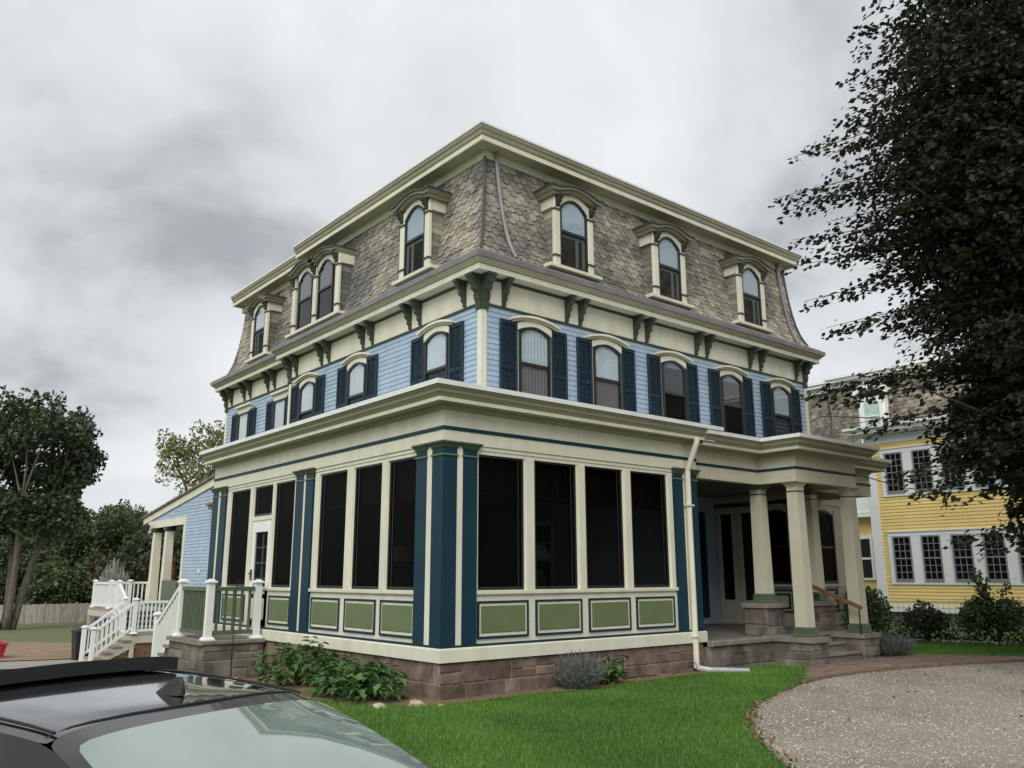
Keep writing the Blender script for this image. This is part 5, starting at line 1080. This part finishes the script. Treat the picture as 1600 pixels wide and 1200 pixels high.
n = 260; X = r.uniform(-1, 14, n); Y = r.uniform(-9, -1.6, n); k = inside(GR, X, Y); X, Y = X[k], Y[k]; q = leaf_quads(np.stack([X, Y, G(X, Y)+.03], 1), .05, np.tile([0, 0, 1.0], (len(X), 1)), 0, .5, 12); npmesh('fallen_leaves', q, 4, 'dry_leaf', kind='stuff')
m_ = [(a, b) for a, b in zip(EDGE, EDGE[1:]) if -1.2 < a[0] < 5.5]; P = []
for a, b in m_:
    for _ in range(7): t = r.uniform(); P.append((a[0]+(b[0]-a[0])*t+r.normal()*.05, a[1]+(b[1]-a[1])*t+r.normal()*.05))
P = np.array(P); npmesh('fallen_leaves', leaf_quads(np.stack([P[:, 0], P[:, 1], G(P[:, 0], P[:, 1])+.035], 1), .06, np.tile([0, 0, 1.0], (len(P), 1)), 0, .5, 13), 4, 'dry_leaf', kind='stuff')
def rock(x, y, s, label, seed):
    random.seed(seed); bm = bmesh.new(); bmesh.ops.create_icosphere(bm, subdivisions=2, radius=s)
    for v in bm.verts: v.co *= random.uniform(.75, 1.2); v.co.z *= .55
    me = bpy.data.meshes.new('rock'); bm.to_mesh(me); bm.free(); o = link('rock', me, 'rock', None, (x, y, gz(x, y)+s*.2)); tag(o, label, 'rock')
rock(-.50, -.20, .11, 'pale flat stone at the edge of the bed in front of the house corner', 1); rock(-.92, -.02, .09, 'tan stone half under the broad-leaved plant', 2); rock(-.25, -.40, .05, 'little tan stone on the mulch below the corner pilaster', 3); rock(-.95, 4.6, .13, 'pale stone by the stoop above the car roof', 4)

# ------------------------------------------------------------------ the black car
def car():
    base = -.78; ang = math.radians(110.6); f = Vector((math.cos(ang), math.sin(ang), 0)); rr = Vector((math.sin(ang), -math.cos(ang), 0))
    O = Vector((-5.375, -6.10, base)); P = lambda s, r, h: O+f*s+rr*r+Vector((0, 0, h))
    T = thing('black_car', 'glossy black car with raised sunroof and roof antenna seen from behind', 'car', tuple(O))
    # side profiles along the length s: half width at belt, belt height, roof height, roof half width
    st = [-1.62, -1.58, -1.35, -1.0, -.78, -.5, -.25, 0, .3, .8, 1.3, 1.7, 2.05, 2.4, 2.65, 3.1, 3.4, 3.55]
    wid = [.62, .78, .86, .89, .90, .905, .91, .912, .915, .915, .915, .915, .91, .905, .90, .86, .76, .60]
    belt = [.62, .86, .98, 1.00, 1.00, .99, .985, .98, .97, .955, .95, .945, .94, .935, .93, .86, .74, .55]
    roof = [.64, .90, 1.02, 1.05, 1.09, 1.23, 1.345, 1.43, 1.455, 1.475, 1.465, 1.425, 1.32, 1.16, 1.03, .94, .80, .58]
    rw = [.40, .60, .66, .66, .665, .64, .605, .575, .585, .60, .60, .585, .60, .63, .66, .62, .52, .40]
    def half(i):
        w, b, h, q = wid[i], belt[i], roof[i], rw[i]; t = min(1, max(0, (h-b)/.42))
        return [(w*.82, .20), (w*.98, .30), (w*1.0, .50), (w*1.0, b-.18), (w*.99, b-.05), (w*.965, b+.0), (q+(w*.95-q)*(1-.10)*.93, b+(h-b)*.10), (q+(w*.95-q)*.45, b+(h-b-.05)*.55), (q+.03, h-.050*t-.010), (q-.01, h-.026*t-.005), (q*.80, h-.012*t-.002), (q*.5, h-.004*t), (0, h)]
    def bezel(i): hl = half(i); return [(-r, h) for r, h in hl[:-1]]+[hl[-1]]+[(r, h) for r, h in hl[-2::-1]]
    m = len(bezel(0)); K = 3; secs = []                       # Catmull-Rom between stations
    A = np.array([[(s, r, h) for r, h in bezel(i)] for i, s in enumerate(st)])
    for i in range(len(st)-1):
        p0, p1, p2, p3 = A[max(i-1, 0)], A[i], A[i+1], A[min(i+2, len(st)-1)]
        for k in range(K):
            t = k/K; secs.append(.5*((2*p1)+(p2-p0)*t+(2*p0-5*p1+4*p2-p3)*t*t+(3*p1-p0-3*p2+p3)*t**3))
    secs.append(A[-1]); ns = len(secs); S_ = [float(s[0, 0]) for s in secs]
    body = MB(); rear = MB(); frit = MB(); side = MB(); wind = MB(); groups = {}
    V = [P(*p) for s in secs for p in s]
    def kind(i, j):
        sm = (S_[i]+S_[i+1])/2; c = m//2; d = min(abs(j-c), abs(j+1-c)) if not (j < c <= j) else 0; d = abs(j+.5-c)-.5
        if -.74 < sm < -.02 and d <= 3: return 'frit' if d > 2 or sm > -.075 or sm < -.70 else 'rear'
        if 1.76 < sm < 2.62 and d <= 3: return 'wind'
        if -.45 < sm < 2.1 and d in (4, 5): return 'side'
        return 'body'
    F = {'body': [], 'rear': [], 'frit': [], 'side': [], 'wind': []}
    for i in range(ns-1):
        for j in range(m-1): F[kind(i, j)].append((i*m+j, i*m+j+1, (i+1)*m+j+1, (i+1)*m+j))
    F['body'] += [tuple(range(m)), tuple((ns-1)*m+k for k in range(m))[::-1]]
    body.add(V, F['body']); body.f += [(i*m, (i+1)*m, (i+1)*m+m-1, i*m+m-1) for i in range(ns-1)]
    def sub(fs, nm, mt):
        used = sorted({k for q in fs for k in q}); mp_ = {k: i for i, k in enumerate(used)}; b_ = MB(); b_.add([V[k] for k in used], [tuple(mp_[k] for k in q) for q in fs])
        o = b_.build(nm, mt, T, smooth=True); sm_ = o.modifiers.new('sub', 'SUBSURF'); sm_.levels = sm_.render_levels = 1; return o
    used = sorted({k for q in body.f for k in q}); mp_ = {k: i for i, k in enumerate(used)}; b2 = MB(); b2.add([V[k] for k in used], [tuple(mp_[k] for k in q) for q in body.f])
    o = b2.build('body', 'car_paint', T, smooth=True); sm_ = o.modifiers.new('sub', 'SUBSURF'); sm_.levels = sm_.render_levels = 1
    sub(F['rear'], 'rear_window', 'car_rear_glass'); sub(F['frit'], 'window_border', 'frit'); sub(F['side'], 'side_window', 'car_side_glass'); sub(F['wind'], 'windscreen', 'car_side_glass')
    # seam between roof and rear window
    def at(s, r):                                             # height of the roof skin
        i = max(0, min(ns-2, max(k for k in range(ns) if S_[k] <= s))); t = (s-S_[i])/(S_[i+1]-S_[i]); q = secs[i]*(1-t)+secs[i+1]*t; rr_ = q[5:m-5, 1]; hh = q[5:m-5, 2]; return float(np.interp(r, rr_, hh))
    MB().tube([P(-.005-.045*(1-(x/.6)**2)+.05, x, at(.0, x)+.002) for x in np.linspace(-.585, .585, 17)], .006, 6).build('window_seal', 'black_rubber', T)
    for sg in (-1, 1): MB().tube([P(s, sg*(float(np.interp(s, st, rw))-.005), at(s, sg*(float(np.interp(s, st, rw))-.01))+.003) for s in np.linspace(.02, 1.65, 14)], .006, 6).build('roof_moulding', 'black_rubber', T)
    # sunroof panel, tilted up behind
    sr = MB(); xs_ = np.linspace(-.50, .54, 11)
    lo = [P(.80, x, at(.80, x)+.012) for x in xs_]; hi = [P(.80, x, at(.80, x)+.070) for x in xs_]; fl = [P(1.38, x, at(1.38, x)+.006) for x in xs_]; fh = [P(1.38, x, at(1.38, x)+.016) for x in xs_]
    n = len(xs_); sr.add(lo+hi+fl+fh, [(i, i+1, n+i+1, n+i) for i in range(n-1)]+[(n+i, n+i+1, 3*n+i+1, 3*n+i) for i in range(n-1)]+[(2*n+i, 3*n+i, 3*n+i+1, 2*n+i+1) for i in range(n-1)]+[(i, 2*n+i, 2*n+i+1, i+1) for i in range(n-1)]+[(0, n, 3*n, 2*n), (n-1, 3*n-1, 4*n-1, 2*n-1)])
    sr.build('sunroof_panel', 'black_rubber', T)
    # shark-fin antenna
    a = P(.20, .02, 0); hb = at(.2, .02); L = .085; fin = MB(); ring = []
    for k in range(5):
        t = k/4; z = hb+.068*t; ls = L*(1-t)**.8+.018*t; w = .032*(1-t)**1.2+.006*t; sh = -.05*t
        ring += [P(.20+sh+ls*math.cos(q), .02+w*math.sin(q), z-.002) for q in np.linspace(0, 2*math.pi, 13)[:-1]]
    fin.add(ring, [(k*12+i, k*12+(i+1) % 12, k*12+12+(i+1) % 12, k*12+12+i) for k in range(4) for i in range(12)]+[tuple(range(48, 60))]); fin.build('antenna', 'black_rubber', T, smooth=True)
    # wheels, lamps, mirrors, plate, handles
    for s in (-.62, 2.25):
        for sg in (-1, 1):
            c = P(s, sg*.80, .325); w = MB(); pr_ = [(.20, -.105), (.30, -.11), (.325, -.08), (.33, 0), (.325, .08), (.30, .11), (.20, .105)]; ring = []
            for q in np.linspace(0, 2*math.pi, 25)[:-1]: ring += [c+f*(r_*math.cos(q))+Vector((0, 0, r_*math.sin(q)))+rr*o_ for r_, o_ in pr_]
            k = len(pr_); w.add(ring, [(i*k+j, i*k+(j+1) % k, ((i+1) % 24)*k+(j+1) % k, ((i+1) % 24)*k+j) for i in range(24) for j in range(k)]); wh = w.build('wheel', 'black_rubber', T, smooth=True); rm = MB()
            for q in range(5): a_ = 2*math.pi*q/5; d_ = f*math.cos(a_)+Vector((0, 0, math.sin(a_))); rm.bar(c+rr*sg*.09+d_*.03, c+rr*sg*.085+d_*.21, .05, .03)
            rm.tube([c+rr*sg*.05, c+rr*sg*.10], .05, 10); rm.build('rim', 'rim', wh)
    for sg in (-1, 1):
        MB().add([P(-1.60, sg*.38, .80), P(-1.595, sg*.74, .80), P(-1.40, sg*.885, .82), P(-1.40, sg*.88, .93), P(-1.57, sg*.74, .93), P(-1.60, sg*.38, .90), P(-1.66, sg*.40, .81), P(-1.64, sg*.74, .81), P(-1.42, sg*.91, .83), P(-1.42, sg*.905, .92), P(-1.62, sg*.74, .92), P(-1.65, sg*.40, .89)], [(6, 7, 10, 11), (7, 8, 9, 10), (0, 1, 7, 6), (1, 2, 8, 7), (3, 4, 10, 9), (4, 5, 11, 10), (2, 3, 9, 8), (0, 6, 11, 5)]).build('tail_lamp', 'tail_red', T)
        MB().add([P(3.45, sg*.42, .62), P(3.30, sg*.78, .64), P(3.12, sg*.86, .72), P(3.38, sg*.44, .72), P(3.53, sg*.40, .62), P(3.38, sg*.80, .64), P(3.14, sg*.90, .73), P(3.42, sg*.42, .735)], [(4, 5, 6, 7), (0, 1, 5, 4), (1, 2, 6, 5), (2, 3, 7, 6), (3, 0, 4, 7)]).build('headlight', 'rim', T)
        mr = MB().sqlathe((1.85, sg*1.0, .98), [(.03, 0), (.075, .03), (.085, .10), (.06, .16), (.01, .17)], lambda s, r, h: P(s, r, h)).bar(P(1.87, sg*.90, 1.0), P(1.87, sg*.98, 1.02), .06, .03); mr.build('wing_mirror', 'car_paint', T)
        for s in (.05, 1.05): MB().bar(P(s, sg*.925, .86), P(s+.18, sg*.925, .86), .02, .028).build('door_handle', 'car_paint', T)
    MB().box(-.70, .70, -1.66, -1.60, .30, .36, Frame(O, rr, f)).build('bumper_trim', 'black_rubber', T); MB().box(-.26, .26, -1.635, -1.60, .58, .70, Frame(O, rr, f)).build('number_plate', 'white_paint', T)
car()
# materials asked for before they were defined are all in place by now
for o in S.objects:
    if o.type == 'MESH' and not o.data.materials: print('no material', o.name)
print('objects', len(S.objects), 'tris', sum(sum(len(p.vertices)-2 for p in o.data.polygons) if len(o.data.polygons) < 2000 else len(o.data.polygons)*2 for o in S.objects if o.type == 'MESH'))
